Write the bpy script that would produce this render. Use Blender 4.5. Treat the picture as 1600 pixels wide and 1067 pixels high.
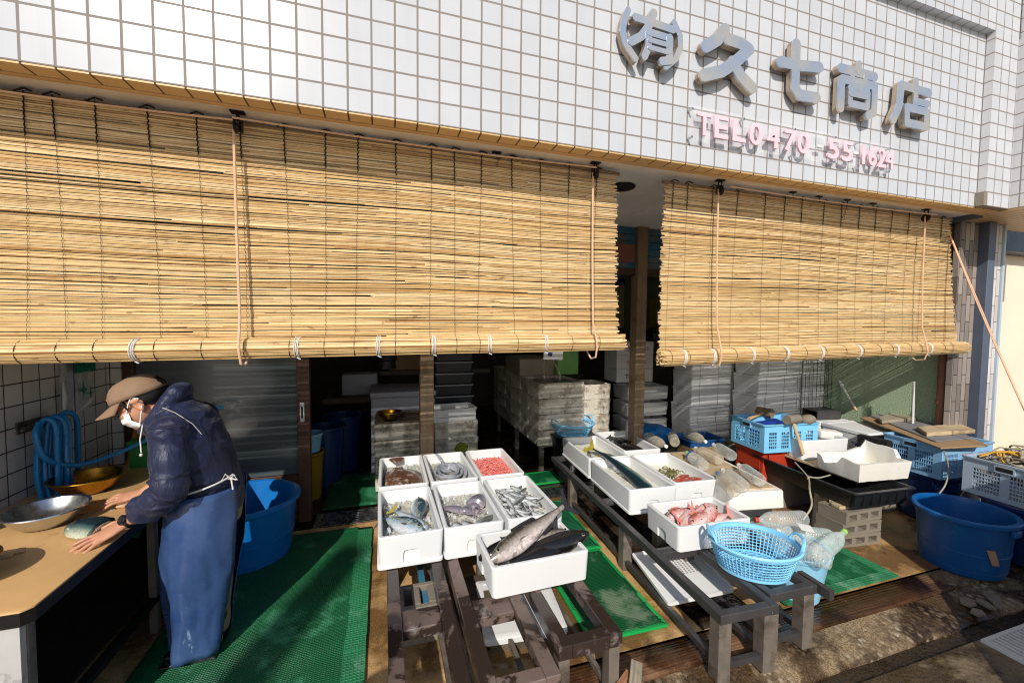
import bpy, bmesh, math, random
from math import sin, cos, pi, radians
from mathutils import Vector, Matrix, Euler, noise
S = bpy.context.scene
for o in list(bpy.data.objects): bpy.data.objects.remove(o)
COL = S.collection
# ------------------------------------------------------------------ camera
YAW, PITCH, ROLL, CAM = 0.305348, -0.046624, 0.009792, (1.24173, -1.98508, 1.6)
fwd = Vector((sin(YAW)*cos(PITCH), cos(YAW)*cos(PITCH), sin(PITCH)))
rgt = Vector((cos(YAW), -sin(YAW), 0)); upv = rgt.cross(fwd)
r2 = rgt*cos(ROLL) + upv*sin(ROLL); u2 = upv*cos(ROLL) - rgt*sin(ROLL)
cd = bpy.data.cameras.new('camera'); cd.sensor_width = 36.0; cd.lens = 640.9/1600*36
cd.clip_start = 0.05; cd.clip_end = 500
cam = bpy.data.objects.new('camera', cd); COL.objects.link(cam)
m = Matrix((r2, u2, -fwd)).transposed().to_4x4(); m.translation = Vector(CAM)
cam.matrix_world = m; S.camera = cam
# ------------------------------------------------------------------ light
SUN = Vector((0.40, 1.0, -0.74)).normalized()
w = bpy.data.worlds.new('World'); S.world = w; w.use_nodes = True
nt = w.node_tree; bg = nt.nodes['Background']
sky = nt.nodes.new('ShaderNodeTexSky'); sky.sky_type = 'NISHITA'; sky.sun_disc = False
sky.sun_elevation = math.asin(-SUN.z); sky.sun_rotation = math.atan2(-SUN.x, -SUN.y)
nt.links.new(sky.outputs[0], bg.inputs[0]); bg.inputs[1].default_value = 0.125
sd = bpy.data.lights.new('sun', 'SUN'); sd.energy = 4.2; sd.angle = radians(0.53); sd.color = (1.0, 0.94, 0.85)
so = bpy.data.objects.new('sun', sd); COL.objects.link(so); so.location = (-4, -9, 12)
so.rotation_euler = SUN.to_track_quat('-Z', 'Y').to_euler()
S.view_settings.view_transform = 'Standard'; S.view_settings.look = 'None'
S.view_settings.exposure = 0.0; S.view_settings.gamma = 1.0
S.cycles.filter_width = 1.1; S.cycles.max_bounces = 8; S.cycles.transparent_max_bounces = 16; S.cycles.caustics_reflective = False; S.cycles.caustics_refractive = False
# ------------------------------------------------------------------ materials
MATS = {}
def L(h):
    h = h.lstrip('#'); v = [int(h[i:i+2], 16)/255 for i in (0, 2, 4)]
    return tuple(c/12.92 if c <= .04045 else ((c+.055)/1.055)**2.4 for c in v)
class NT:
    def __init__(s, name):
        s.m = bpy.data.materials.new(name); s.m.use_nodes = True; s.t = s.m.node_tree
        s.b = s.t.nodes['Principled BSDF']; s.out = s.t.nodes['Material Output']; MATS[name] = s.m
        s._tc = None
    def n(s, typ, **k):
        x = s.t.nodes.new('ShaderNode'+typ)
        for a, v in k.items(): setattr(x, a, v)
        return x
    def l(s, a, b): s.t.links.new(a, b)
    def set(s, sock, v):
        if hasattr(v, 'links') or hasattr(v, 'is_output'): s.l(v, sock)
        elif isinstance(v, (tuple, list)) and len(v) == 3 and sock.type == 'RGBA': sock.default_value = (*v, 1)
        else: sock.default_value = v
    def tc(s, kind='Object'):
        if not s._tc: s._tc = s.n('TexCoord')
        return s._tc.outputs[kind]
    def mapped(s, scale=(1, 1, 1), loc=(0, 0, 0), rot=(0, 0, 0), kind='Object'):
        x = s.n('Mapping'); s.l(s.tc(kind), x.inputs[0]); x.inputs['Scale'].default_value = scale
        x.inputs['Location'].default_value = loc; x.inputs['Rotation'].default_value = rot; return x.outputs[0]
    def noise(s, scale, detail=4, rough=.6, vec=None, dist=0):
        x = s.n('TexNoise'); s.l(vec if vec else s.tc(), x.inputs['Vector'])
        x.inputs['Scale'].default_value = scale; x.inputs['Detail'].default_value = detail
        x.inputs['Roughness'].default_value = rough; x.inputs['Distortion'].default_value = dist; return x.outputs['Fac']
    def vor(s, scale, vec=None, feature='F1', out='Distance'):
        x = s.n('TexVoronoi', feature=feature); s.l(vec if vec else s.tc(), x.inputs['Vector']); x.inputs['Scale'].default_value = scale
        return x.outputs[out]
    def ramp(s, fac, stops, interp='LINEAR'):
        x = s.n('ValToRGB'); s.l(fac, x.inputs[0]); r = x.color_ramp; r.interpolation = interp
        while len(r.elements) < len(stops): r.elements.new(.5)
        for e, (p, c) in zip(r.elements, stops):
            e.position = p; e.color = (c, c, c, 1) if isinstance(c, (int, float)) else (*c, 1)
        return x.outputs[0]
    def mix(s, fac, a, b, blend='MIX'):
        x = s.n('MixRGB', blend_type=blend); s.set(x.inputs[0], fac); s.set(x.inputs[1], a); s.set(x.inputs[2], b); return x.outputs[0]
    def math(s, op, a, b=0.0):
        x = s.n('Math', operation=op); s.set(x.inputs[0], a); s.set(x.inputs[1], b); return x.outputs[0]
    def sep(s, vec=None):
        x = s.n('SeparateXYZ'); s.l(vec if vec else s.tc(), x.inputs[0]); return x.outputs
    def comb(s, a, b, c=0.0):
        x = s.n('CombineXYZ')
        for i, v in enumerate((a, b, c)): s.set(x.inputs[i], v)
        return x.outputs[0]
    def bump(s, h, strength=.3, dist=.01, prev=None):
        x = s.n('Bump'); s.l(h, x.inputs['Height']); x.inputs['Strength'].default_value = strength; x.inputs['Distance'].default_value = dist
        if prev: s.l(prev, x.inputs['Normal'])
        s.l(x.outputs[0], s.b.inputs['Normal']); return x.outputs[0]
    def base(s, c): s.set(s.b.inputs['Base Color'], c)
    def p(s, **k):
        for a, v in k.items(): s.set(s.b.inputs[{'rough': 'Roughness', 'metal': 'Metallic', 'spec': 'Specular IOR Level', 'trans': 'Transmission Weight', 'ior': 'IOR', 'alpha': 'Alpha', 'coat': 'Coat Weight', 'coatr': 'Coat Roughness', 'sss': 'Subsurface Weight', 'sheen': 'Sheen Weight', 'aniso': 'Anisotropic'}[a]], v)
def simple(name, col, rough=.5, var=.12, vs=6, bs=40, bstr=.12, bd=.004, metal=0, dirt=None, dirt_amt=.55, ds=5, **k):
    """a plain surface with colour variation, fine bump, optional dirt patches"""
    s = NT(name); c = L(col) if isinstance(col, str) else col
    n1 = s.noise(vs, 5)
    cc = s.mix(s.ramp(n1, [(.25, 0.), (.75, 1.)]), tuple(x*(1-var) for x in c), tuple(min(1, x*(1+var*.8)) for x in c))
    if dirt:
        d = L(dirt) if isinstance(dirt, str) else dirt
        f = s.ramp(s.noise(ds, 8, .68), [(dirt_amt, 0.), (min(.99, dirt_amt+.16), 1.)])
        cc = s.mix(f, cc, d)
    s.base(cc); s.p(rough=s.ramp(s.noise(vs*2.3, 4), [(.3, max(0, rough-.08)), (.7, min(1, rough+.08))]), metal=metal, **k)
    if bstr: s.bump(s.noise(bs, 5), bstr, bd)
    return s.m
# ------------------------------------------------------------------ mesh builder
class MB:
    def __init__(s): s.bm = bmesh.new()
    def box(s, x0, x1, y0, y1, z0, z1, M=None):
        vs = [s.bm.verts.new(v) for v in [(x0, y0, z0), (x1, y0, z0), (x1, y1, z0), (x0, y1, z0), (x0, y0, z1), (x1, y0, z1), (x1, y1, z1), (x0, y1, z1)]]
        if M: 
            for v in vs: v.co = M @ v.co
        for f in [(3, 2, 1, 0), (4, 5, 6, 7), (0, 1, 5, 4), (1, 2, 6, 5), (2, 3, 7, 6), (3, 0, 4, 7)]: s.bm.faces.new([vs[i] for i in f])
        return s
    def quad(s, *p):
        s.bm.faces.new([s.bm.verts.new(q) for q in p]); return s
    def rings(s, R, closed=True, cap0=True, cap1=True):
        rows = [[s.bm.verts.new(p) for p in r] for r in R]; n = len(rows[0])
        for a, b in zip(rows, rows[1:]):
            for i in range(n if closed else n-1):
                j = (i+1) % n; s.bm.faces.new((a[i], a[j], b[j], b[i]))
        if cap0 and closed: s.bm.faces.new(rows[0][::-1])
        if cap1 and closed: s.bm.faces.new(rows[-1])
        return s
    def tube(s, pts, rad, n=8, cap=True, flat=1.0, upv=None):
        pts = [Vector(p) for p in pts]; rad = rad if isinstance(rad, (list, tuple)) else [rad]*len(pts)
        R = []; ref = Vector(upv) if upv else None
        for i, p in enumerate(pts):
            d = (pts[min(i+1, len(pts)-1)]-pts[max(i-1, 0)]); d = d.normalized() if d.length > 1e-9 else Vector((0, 0, 1))
            if ref is None:
                ref = Vector((0, 0, 1)) if abs(d.z) < .9 else Vector((1, 0, 0))
            a = ref - d*ref.dot(d)
            a = a.normalized() if a.length > 1e-6 else d.orthogonal().normalized()
            if not upv: ref = a
            b = d.cross(a)
            R.append([p+(a*cos(2*pi*k/n)*flat+b*sin(2*pi*k/n))*rad[i] for k in range(n)])
        return s.rings(R, True, cap, cap)
    def lathe(s, prof, n=32, c=(0, 0, 0), sx=1, sy=1, cap0=False, cap1=False):
        R = [[Vector((c[0]+r*sx*cos(2*pi*k/n), c[1]+r*sy*sin(2*pi*k/n), c[2]+z)) for k in range(n)] for r, z in prof]
        return s.rings(R, True, cap0, cap1)
    def prism(s, poly, d0, d1, plane='XZ'):
        def P(a, b, d): return {'XZ': (a, d, b), 'XY': (a, b, d), 'YZ': (d, a, b)}[plane]
        A = [s.bm.verts.new(P(a, b, d0)) for a, b in poly]; B = [s.bm.verts.new(P(a, b, d1)) for a, b in poly]
        n = len(poly); s.bm.faces.new(A); s.bm.faces.new(B[::-1])
        for i in range(n): s.bm.faces.new((A[i], B[i], B[(i+1) % n], A[(i+1) % n]))
        return s
    def rrect(s, R, seg=4):
        """loft of rounded rectangles: R = [(w, l, r, z[, cx, cy])]"""
        rr = []
        for q in R:
            w_, l_, r, z = q[:4]; cx, cy = (q[4], q[5]) if len(q) > 4 else (0, 0); ring = []
            for sx, sy, a0 in ((1, 1, 0), (-1, 1, 90), (-1, -1, 180), (1, -1, 270)):
                for k in range(seg+1):
                    a = radians(a0+90*k/seg); ring.append((cx+sx*(w_/2-r)+r*cos(a), cy+sy*(l_/2-r)+r*sin(a), z))
            rr.append(ring)
        return s.rings(rr)
    def ball(s, c, r, u=12, v=8, M=None):
        c = Vector(c); r = r if isinstance(r, (tuple, list)) else (r, r, r)
        rr = []
        for j in range(1, v):
            t = pi*j/v; rr.append([Vector((r[0]*sin(t)*cos(2*pi*k/u), r[1]*sin(t)*sin(2*pi*k/u), -r[2]*cos(t))) for k in range(u)])
        if M: rr = [[M @ p for p in q] for q in rr]
        return s.rings([[c+p for p in q] for q in rr])
    def bevel(s, w_, seg=2, ang=35):
        s.bm.normal_update()
        es = [e for e in s.bm.edges if len(e.link_faces) == 2 and e.calc_face_angle(0) > radians(ang)]
        bmesh.ops.bevel(s.bm, geom=es, offset=w_, segments=seg, affect='EDGES', profile=.5, clamp_overlap=True); return s
    def xform(s, M):
        bmesh.ops.transform(s.bm, matrix=M, verts=s.bm.verts); return s
    def jitter(s, amp, scale=3, seed=0):
        for v in s.bm.verts:
            v.co += noise.noise_vector(v.co*scale+Vector((seed*7.1, seed*3.3, seed)))*amp
        return s
    def mesh(s, name, mat, smooth=35):
        bmesh.ops.recalc_face_normals(s.bm, faces=s.bm.faces)
        me = bpy.data.meshes.new(name); s.bm.to_mesh(me); s.bm.free()
        if smooth:
            for p in me.polygons: p.use_smooth = True
            me.set_sharp_from_angle(angle=radians(smooth))
        me.materials.append(MATS[mat] if isinstance(mat, str) else mat); return me
def link(o):
    COL.objects.link(o); return o
def part(name, b, mat, parent=None, label=None, smooth=35, loc=None, rot=None):
    me = b.mesh(name, mat, smooth) if isinstance(b, MB) else b
    o = link(bpy.data.objects.new(name, me)); o.parent = parent
    if loc: o.location = loc
    if rot: o.rotation_euler = rot
    if label: o['label'] = label
    return o
def tag(o, label, cat, group=None, kind=None):
    o['label'] = label; o['category'] = cat
    if group: o['group'] = group
    o['kind'] = kind or 'thing'
    return o
def thing(name, label, cat, loc=(0, 0, 0), rz=0, group=None):
    o = link(bpy.data.objects.new(name, None)); o.empty_display_size = .1; o.location = loc
    o.rotation_euler = (0, 0, rz) if not isinstance(rz, (tuple, list)) else rz
    return tag(o, label, cat, group)
def single(name, b, mat, label, cat, loc=(0, 0, 0), rot=(0, 0, 0), group=None, kind=None, smooth=35):
    o = part(name, b, mat, None, None, smooth, loc, rot); return tag(o, label, cat, group, kind)
def struct(name, b, mat, smooth=35):
    o = part(name, b, mat, None, None, smooth); o['kind'] = 'structure'; return o
def dup(root, loc, rot=None, label=None, group=None, scale=None):
    r = root.copy(); link(r); r.location = loc
    if rot is not None: r.rotation_euler = rot if isinstance(rot, (tuple, list, Euler)) else (0, 0, rot)
    if scale: r.scale = (scale,)*3 if not isinstance(scale, (tuple, list)) else scale
    if label: r['label'] = label
    if group: r['group'] = group
    for ch in list(root.children):
        c = ch.copy(); link(c); c.parent = r
        for g in list(ch.children):
            d = g.copy(); link(d); d.parent = c
    return r
def applied(me, mods):
    """mesh with modifiers baked in"""
    o = bpy.data.objects.new('tmp', me); COL.objects.link(o)
    for typ, kw in mods:
        md = o.modifiers.new('m', typ)
        for k, v in kw.items(): setattr(md, k, v)
    dg = bpy.context.evaluated_depsgraph_get(); dg.update()
    r = bpy.data.meshes.new_from_object(o.evaluated_get(dg)); bpy.data.objects.remove(o)
    return r
def remesh(b, name, mat, vox=.006, smooth_it=4, fac=.5):
    me = b.mesh(name, mat, 0)
    r = applied(me, [('REMESH', dict(mode='VOXEL', voxel_size=vox)), ('SMOOTH', dict(iterations=smooth_it, factor=fac))])
    for p in r.polygons: p.use_smooth = True
    if not r.materials: r.materials.append(MATS[mat])
    r.name = name; return r
RND = random.Random(7)
def sm(pts, k=5):
    """smooth curve through points"""
    P = [Vector(q) for q in pts]; P = [P[0]*2-P[1]]+P+[P[-1]*2-P[-2]]; out = []
    for i in range(1, len(P)-2):
        a, b_, c, d = P[i-1:i+3]
        for q in range(k):
            t = q/k; out.append(.5*((2*b_)+(c-a)*t+(2*a-5*b_+4*c-d)*t*t+(3*b_-a-3*c+d)*t**3))
    return out+[P[-2]]
# ------------------------------------------------------------------ material library
def tile_mat(name, ax, w_, h_, ou, ov, ca, cb, grout, mort=.004, rough=.22, dirt=None, damt=.6, brk_off=0.0, swap=False, bump=.5):
    s = NT(name); x = s.sep(); u = {'X': x[0], 'Y': x[1]}[ax]; v = x[2]
    u = s.math('ADD', u, -ou+50*w_*2); v = s.math('ADD', v, -ov+50*h_*2)
    vec = s.comb(v, u) if swap else s.comb(u, v)
    b = s.n('TexBrick', offset=brk_off, squash=1.0); s.l(vec, b.inputs['Vector'])
    for k, val in (('Scale', 1), ('Mortar Size', mort), ('Mortar Smooth', .15), ('Bias', 0), ('Brick Width', h_ if swap else w_), ('Row Height', w_ if swap else h_)): b.inputs[k].default_value = val
    for k, c in (('Color1', ca), ('Color2', cb), ('Mortar', grout)): b.inputs[k].default_value = (*L(c), 1)
    n1 = s.noise(3, 6); col = s.mix(s.ramp(n1, [(.3, 0.), (.8, .35)]), b.outputs['Color'], s.mix(1, b.outputs['Color'], (.82, .8, .76), 'MULTIPLY'))
    if ax == 'X' and not swap: col = s.mix(s.ramp(s.noise(1.0, 5, .65, s.mapped((9, 9, .5))), [(.5, 0.), (.75, .16)]), col, (.32, .29, .25))
    if dirt: col = s.mix(s.ramp(s.noise(2.6, 8, .7), [(damt, 0.), (min(.99, damt+.2), .8)]), col, L(dirt))
    s.base(col); s.p(rough=s.ramp(b.outputs['Fac'], [(0, rough), (1, .8)]))
    inv = s.math('SUBTRACT', 1.0, b.outputs['Fac'])
    n = s.bump(inv, bump, .003)
    s.bump(s.noise(70, 3), .10, .0012, n)
    return s.m
tile_mat('white_tile', 'X', .1, .10226, 0, 2.52, '#c6c8cd', '#bfc2c8', '#857c75', .0048, .2, '#b9b5ae', .68)
tile_mat('white_tile_side', 'Y', .1, .10226, 0, 2.52, '#cfcfd0', '#c8c8ca', '#8d8680', .0045, .22)
tile_mat('under_tile', 'X', .1, .5, 0, -.1, '#d3b07c', '#cbaa78', '#4d3a28', .004, .45)
tile_mat('inner_tile', 'Y', .112, .112, .02, .03, '#e3dfd9', '#d6d1ca', '#3a332d', .0035, .3, '#a39787', .62)
tile_mat('inner_tile_front', 'X', .112, .112, .02, .03, '#e3dfd9', '#d6d1ca', '#3a332d', .0035, .3, '#a39787', .62)
tile_mat('pillar_tile', 'X', .062, .235, .0, .0, '#a79c93', '#6f6660', '#262322', .003, .6, '#8a8078', .55, .37, True, .7)
tile_mat('pale_pillar_tile', 'X', .062, .235, .0, .0, '#d8d2cf', '#bdb5b2', '#6d6866', .003, .5, None, .6, .37, True, .7)
simple('tan_trim', '#c9a271', .6, .15, 5, 60, .15, .003)
simple('soffit_paint', '#ece6e0', .7, .16, 2.5, 30, .1, .004, dirt='#6d655e', dirt_amt=.62, ds=3)
simple('green_stucco', '#aec3a2', .85, .2, 60, 110, 1.0, .016, dirt='#84977b', dirt_amt=.62)
simple('cream_wall', '#e8d6c0', .75, .05, 2, 90, .12, .003, dirt='#cdb9a2', dirt_amt=.66, ds=2)
simple('blue_steel_sheet', '#4d6f9f', .45, .12, 3, 40, .05)
simple('blue_grey_paint', '#50596a', .45, .12, 4, 40, .06)
simple('pale_blue_trim', '#a9bccb', .4, .08)
simple('rust_pipe', '#8b5b45', .6, .2, 8, 60, .2)
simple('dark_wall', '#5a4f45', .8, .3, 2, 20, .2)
simple('dark_frame', '#4a2e20', .45, .3, 6, 60, .12, dirt='#7b6350', dirt_amt=.62, ds=7)
simple('post_wood', '#8d775c', .7, .3, 4, 30, .25, dirt='#6b3a1d', dirt_amt=.56, ds=5)
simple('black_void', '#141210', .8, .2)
simple('steel', '#b8b8b4', .32, .1, 6, 60, .05, metal=1.0)
simple('aluminium', '#c9cbcc', .28, .08, 8, 90, .05, metal=1.0)
simple('brass_bowl', '#b5852f', .28, .22, 7, 60, .08, metal=1.0, dirt='#5a3d17', dirt_amt=.58, ds=6)
simple('old_iron', '#2b2624', .5, .3, 8, 80, .2, metal=.6, dirt='#5d3a22', dirt_amt=.6, ds=9)
simple('white_rope', '#d9d3cc', .8, .1, 30, 300, .5, .002)
simple('pink_rope', '#d7b08f', .8, .12, 30, 300, .5, .002)
simple('grey_rope', '#a79f8d', .85, .2, 30, 300, .5, .002)
simple('dark_cord', '#2a2019', .9, .25, 30, 200, .4, .002)
# reeds
def reed_mat():
    s = NT('reed'); g = s.n('NewGeometry'); r = g.outputs['Random Per Island']
    c = s.ramp(r, [(0, L('#a97f4b')), (.15, L('#d3b07a')), (.5, L('#e4c590')), (.8, L('#efd8ae')), (.93, L('#d6b37d')), (1, L('#a08256'))])
    v = s.mapped((3, 60, 60)); n1 = s.noise(2.0, 5, .6, v)
    c = s.mix(s.ramp(n1, [(.32, .6), (.5, 0.)]), c, L('#8a5c2e'))
    jn = s.noise(14, 2, .5, s.mapped((1, .02, 3)));
    c = s.mix(s.ramp(jn, [(.66, 0.), (.72, .55)]), c, L('#6f4520'))
    s.base(c); s.p(rough=.42, spec=.45); s.bump(s.noise(8, 3, .5, s.mapped((2, 120, 120))), .2, .001); return s.m
reed_mat()
# foam
def foam(name, col, bead=.12, dirt=None, damt=.6, ds=4, rough=.55):
    s = NT(name); c = L(col)
    b = s.vor(230); cc = s.mix(s.ramp(b, [(0, 0.), (.6, bead)]), c, tuple(x*.86 for x in c))
    cc = s.mix(s.ramp(s.noise(5, 5), [(.35, 0.), (.75, .25)]), cc, tuple(x*.9 for x in c))
    if dirt:
        for d, a, sc in dirt: cc = s.mix(s.ramp(s.noise(sc, 9, .72), [(a, 0.), (min(.99, a+.1), .9)]), cc, L(d))
    s.base(cc); s.p(rough=rough, spec=.35, sss=0.0); s.bump(b, .12, .0015); return s.m
foam('foam', '#dedfdf', .12, [('#c2beb4', .62, 7)]); foam('foam_bright', '#dededd', .12, [('#c9c5ba', .63, 8)]); foam('foam_grey', '#a9a9b4', .2)
foam('foam_worn', '#cbc4b6', .12, [('#8d8272', .5, 6), ('#2a231c', .58, 4.5)])
xs = [n for n in MATS['foam_worn'].node_tree.nodes if n.type == 'TEX_NOISE'][-1]; mp = MATS['foam_worn'].node_tree.nodes.new('ShaderNodeMapping'); mp.inputs['Scale'].default_value = (6, 6, 1.6); tcn = [n for n in MATS['foam_worn'].node_tree.nodes if n.type == 'TEX_COORD'][0]; MATS['foam_worn'].node_tree.links.new(tcn.outputs['Object'], mp.inputs[0]); MATS['foam_worn'].node_tree.links.new(mp.outputs[0], xs.inputs['Vector'])
foam('foam_mouldy', '#cdc6b8', .1, [('#8f8674', .48, 6), ('#1f1a15', .53, 4), ('#5d5a22', .64, 5)])
foam('foam_chipped', '#e6e2d8', .25, [('#cfc7b4', .6, 8)])
simple('cardboard', '#9c7f5d', .85, .12, 4, 90, .1)
simple('paper_stack', '#a69a8a', .8, .2, 4, 90, .1)
# plastics
def plastic(name, col, rough=.3, **k): return simple(name, col, rough, .1, 5, 60, .06, .002, **k)
plastic('blue_tub', '#0f6cb8', .33, dirt='#3d84b8', dirt_amt=.6, ds=9); plastic('deep_blue_tub', '#0b5597', .35, dirt='#2f6f9f', dirt_amt=.6, ds=9); plastic('navy_bin', '#0d2c62', .4)
plastic('sky_basket', '#86cdf5', .28); plastic('sky_crate', '#7cc2ea', .35); plastic('pale_crate', '#86b7dd', .4, dirt='#9aa4aa', dirt_amt=.68)
plastic('grey_crate', '#a3b4c4', .45, dirt='#7c7a70', dirt_amt=.6); plastic('black_tray', '#1c1f22', .38, dirt='#4a463f', dirt_amt=.62)
plastic('pale_bucket', '#8cc6e3', .35); plastic('white_plastic', '#d8d8d6', .35); plastic('red_crate', '#b03a22', .4)
plastic('green_plastic', '#2c7a35', .4); plastic('yellow_bin', '#94720f', .4); plastic('green_box', '#79b567', .5); plastic('black_crate', '#22252b', .45, dirt='#8b8b8b', dirt_amt=.66)
plastic('dark_bin', '#15181b', .4); plastic('hose_blue', '#1d7fbd', .3); plastic('pink_acrylic', '#f0c6cf', .3); plastic('blue_cap', '#2474c8', .35); plastic('red_cap', '#b43a36', .35); plastic('lime_cap', '#9cd25a', .4); plastic('white_cap', '#e4e2dc', .4); plastic('orange_cap', '#df9a55', .4)
def sheer(name, col, alpha, rough=.12, spec=.6, fk=.55):
    s = NT(name); s.base(L(col)); s.p(rough=rough, spec=spec)
    t = s.n('BsdfTransparent'); mx = s.n('MixShader'); lw = s.n('LayerWeight'); lw.inputs[0].default_value = .35
    f = s.math('ADD', s.math('MULTIPLY', lw.outputs['Facing'], fk), alpha)
    f = s.math('MINIMUM', s.math('ADD', f, s.ramp(s.noise(14, 4), [(.45, 0.), (.8, .18)])), 1.0)
    s.l(f, mx.inputs[0]); s.l(t.outputs[0], mx.inputs[1]); s.l(s.b.outputs[0], mx.inputs[2]); s.l(mx.outputs[0], s.out.inputs[0])
    s.bump(s.noise(30, 3), .15, .003); return s.m
sheer('clear_pet', '#dfe3de', .12, .06, .8); sheer('murky_pet', '#d0c6b0', .24, .08, .8); sheer('green_pet', '#d6e6e4', .16, .1)
sheer('clear_bag', '#d9dbe0', .24, .12); sheer('acrylic', '#eef0f4', .0, .05, .3, .10); sheer('ice_chip', '#dfe4e6', .45, .12)
# frosted door glass
s = NT('door_glass'); hb = s.noise(3, 6, .65, s.mapped((.6, 1, 5)))
c = s.mix(s.ramp(hb, [(.3, 0.), (.75, 1.)]), L('#424c50'), L('#525c5f'))
c = s.mix(s.ramp(s.noise(4.2, 8, .7), [(.68, 0.), (.73, .8)]), c, L('#b9bdb8'))
s.base(c); s.p(rough=.2, spec=.9); s.bump(s.noise(20, 4), .12, .004)
# ground
def floor_mat():
    s = NT('apron_concrete'); n1 = s.noise(2.2, 8, .65); n2 = s.noise(9, 8, .7)
    c = s.mix(s.ramp(n1, [(.3, 0.), (.7, 1.)]), L('#b98c54'), L('#e2bb84'))
    c = s.mix(s.ramp(n2, [(.5, 0.), (.7, .5)]), c, L('#6d5330'))
    c = s.mix(s.ramp(s.noise(3.1, 8, .7, s.mapped((1, 1, 1), (3, 1, 0))), [(.56, 0.), (.66, .9)]), c, L('#8a7420'))
    wet = s.ramp(s.noise(1.3, 7, .62, s.mapped((1, 1, 1), (9, 2, 0))), [(.46, 0.), (.56, 1.)])
    c = s.mix(wet, c, s.mix(1, c, (.3, .26, .22), 'MULTIPLY'))
    gr = s.noise(140, 3, .7); c = s.mix(s.ramp(gr, [(.36, .55), (.5, 0.)]), c, L('#4a3820')); c = s.mix(s.ramp(gr, [(.6, 0.), (.7, .5)]), c, L('#d8bd92'))
    s.base(c); s.p(rough=s.ramp(wet, [(0, .75), (1, .16)]), spec=.5)
    s.bump(s.mix(.6, s.noise(55, 6), n2), .5, .006); return s.m
floor_mat()
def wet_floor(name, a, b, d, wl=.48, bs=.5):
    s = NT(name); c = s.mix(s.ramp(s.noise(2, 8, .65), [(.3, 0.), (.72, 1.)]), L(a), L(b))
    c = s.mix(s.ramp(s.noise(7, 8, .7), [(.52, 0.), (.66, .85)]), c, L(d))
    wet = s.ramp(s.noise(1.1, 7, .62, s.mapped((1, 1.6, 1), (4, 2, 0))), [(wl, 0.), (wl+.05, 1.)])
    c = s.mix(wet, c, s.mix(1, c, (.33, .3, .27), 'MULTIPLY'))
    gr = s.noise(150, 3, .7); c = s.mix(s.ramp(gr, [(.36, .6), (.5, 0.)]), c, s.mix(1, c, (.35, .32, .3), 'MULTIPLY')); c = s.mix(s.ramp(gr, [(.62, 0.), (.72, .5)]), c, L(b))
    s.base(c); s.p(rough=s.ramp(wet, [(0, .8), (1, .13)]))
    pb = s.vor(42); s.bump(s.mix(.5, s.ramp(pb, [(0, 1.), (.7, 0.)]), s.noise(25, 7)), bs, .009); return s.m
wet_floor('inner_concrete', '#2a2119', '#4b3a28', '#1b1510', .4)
wet_floor('bounce_street', '#a39a8c', '#bab1a3', '#8d8477', .7, .2)  # pale albedo picked to bounce fill light up to the front
wet_floor('road_concrete', '#5f5140', '#988870', '#5a4a22', .45, .6)
wet_floor('gutter_concrete', '#4a4034', '#6e6252', '#241d16', .36, .6)
# exposed pebble strip
s = NT('pebble_concrete'); v = s.vor(38, None, 'F1', 'Color'); dd = s.vor(38); x = s.sep(v)
c = s.ramp(x[0], [(0, L('#3d352b')), (.35, L('#756856')), (.7, L('#948876')), (.9, L('#b3a792')), (1, L('#5a4629'))])
c = s.mix(s.ramp(dd, [(.35, 0.), (.62, 1.)]), c, L('#443522'))
c = s.mix(s.ramp(s.noise(3.4, 7, .65), [(.40, 0.), (.56, .9)]), c, s.mix(s.ramp(s.noise(130, 3, .7), [(.4, 0.), (.6, 1.)]), L('#64503a'), L('#a48d6c')))
wet = s.ramp(s.noise(2.0, 7, .62), [(.47, 0.), (.53, 1.)]); c = s.mix(wet, c, s.mix(1, c, (.34, .3, .26), 'MULTIPLY'))
s.base(c); s.p(rough=s.ramp(wet, [(0, .75), (1, .14)])); s.bump(s.mix(.5, s.ramp(dd, [(0, 1.), (.62, 0.)]), s.noise(60, 6)), .5, .008)
def wood(name, a, b, grain=(1.2, 14, 14), rough=.65, dark=None, bstr=.5, axis=0):
    s = NT(name); g = list(grain)
    if axis == 1: g = [grain[1], grain[0], grain[2]]
    v = s.mapped(tuple(g)); n1 = s.noise(3.2, 7, .62, v, .6)
    c = s.mix(s.ramp(n1, [(.3, 0.), (.68, 1.)]), L(a), L(b))
    wv = s.n('TexWave', wave_type='BANDS', bands_direction='Y' if axis == 0 else 'X'); s.l(s.mapped((.6, 6, 6) if axis == 0 else (6, .6, 6)), wv.inputs[0])
    wv.inputs['Scale'].default_value = 3.2; wv.inputs['Distortion'].default_value = 5; wv.inputs['Detail'].default_value = 4; wv.inputs['Detail Scale'].default_value = 1.2
    c = s.mix(s.math('MULTIPLY', wv.outputs['Fac'], .35), c, tuple(q*.6 for q in L(a)))
    if dark: c = s.mix(s.ramp(s.noise(2.4, 8, .68), [(.5, 0.), (.62, .85)]), c, L(dark))
    s.base(c); s.p(rough=rough); s.bump(s.mix(.5, n1, wv.outputs['Fac']), bstr, .004); return s.m
wood('kerb_timber', '#674631', '#8f6c4d', (1, 16, 16), .32, '#261b12', .6)
wood('plank_brown', '#8a5a3a', '#b98a64', (1, 12, 12), .7, '#5c3826')
wood('grey_plank', '#8c8272', '#b5a891', (1, 14, 14), .8, '#6a6154'); wood('pale_plank', '#b39a78', '#d3bd98', (1, 14, 14), .75, '#8a7354')
wood('handle_wood', '#c39a68', '#d9b98c', (1, 14, 14), .5); wood('orange_handle', '#b9701f', '#cf8a36', (4, 4, 1), .5)
simple('board_tan', '#d0a670', .36, .12, 5, 60, .15, .003, dirt='#8a6234', dirt_amt=.6, ds=6)
simple('slate_board', '#7d7b7c', .8, .18, 4, 60, .2, dirt='#a19c94', dirt_amt=.6)
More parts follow.
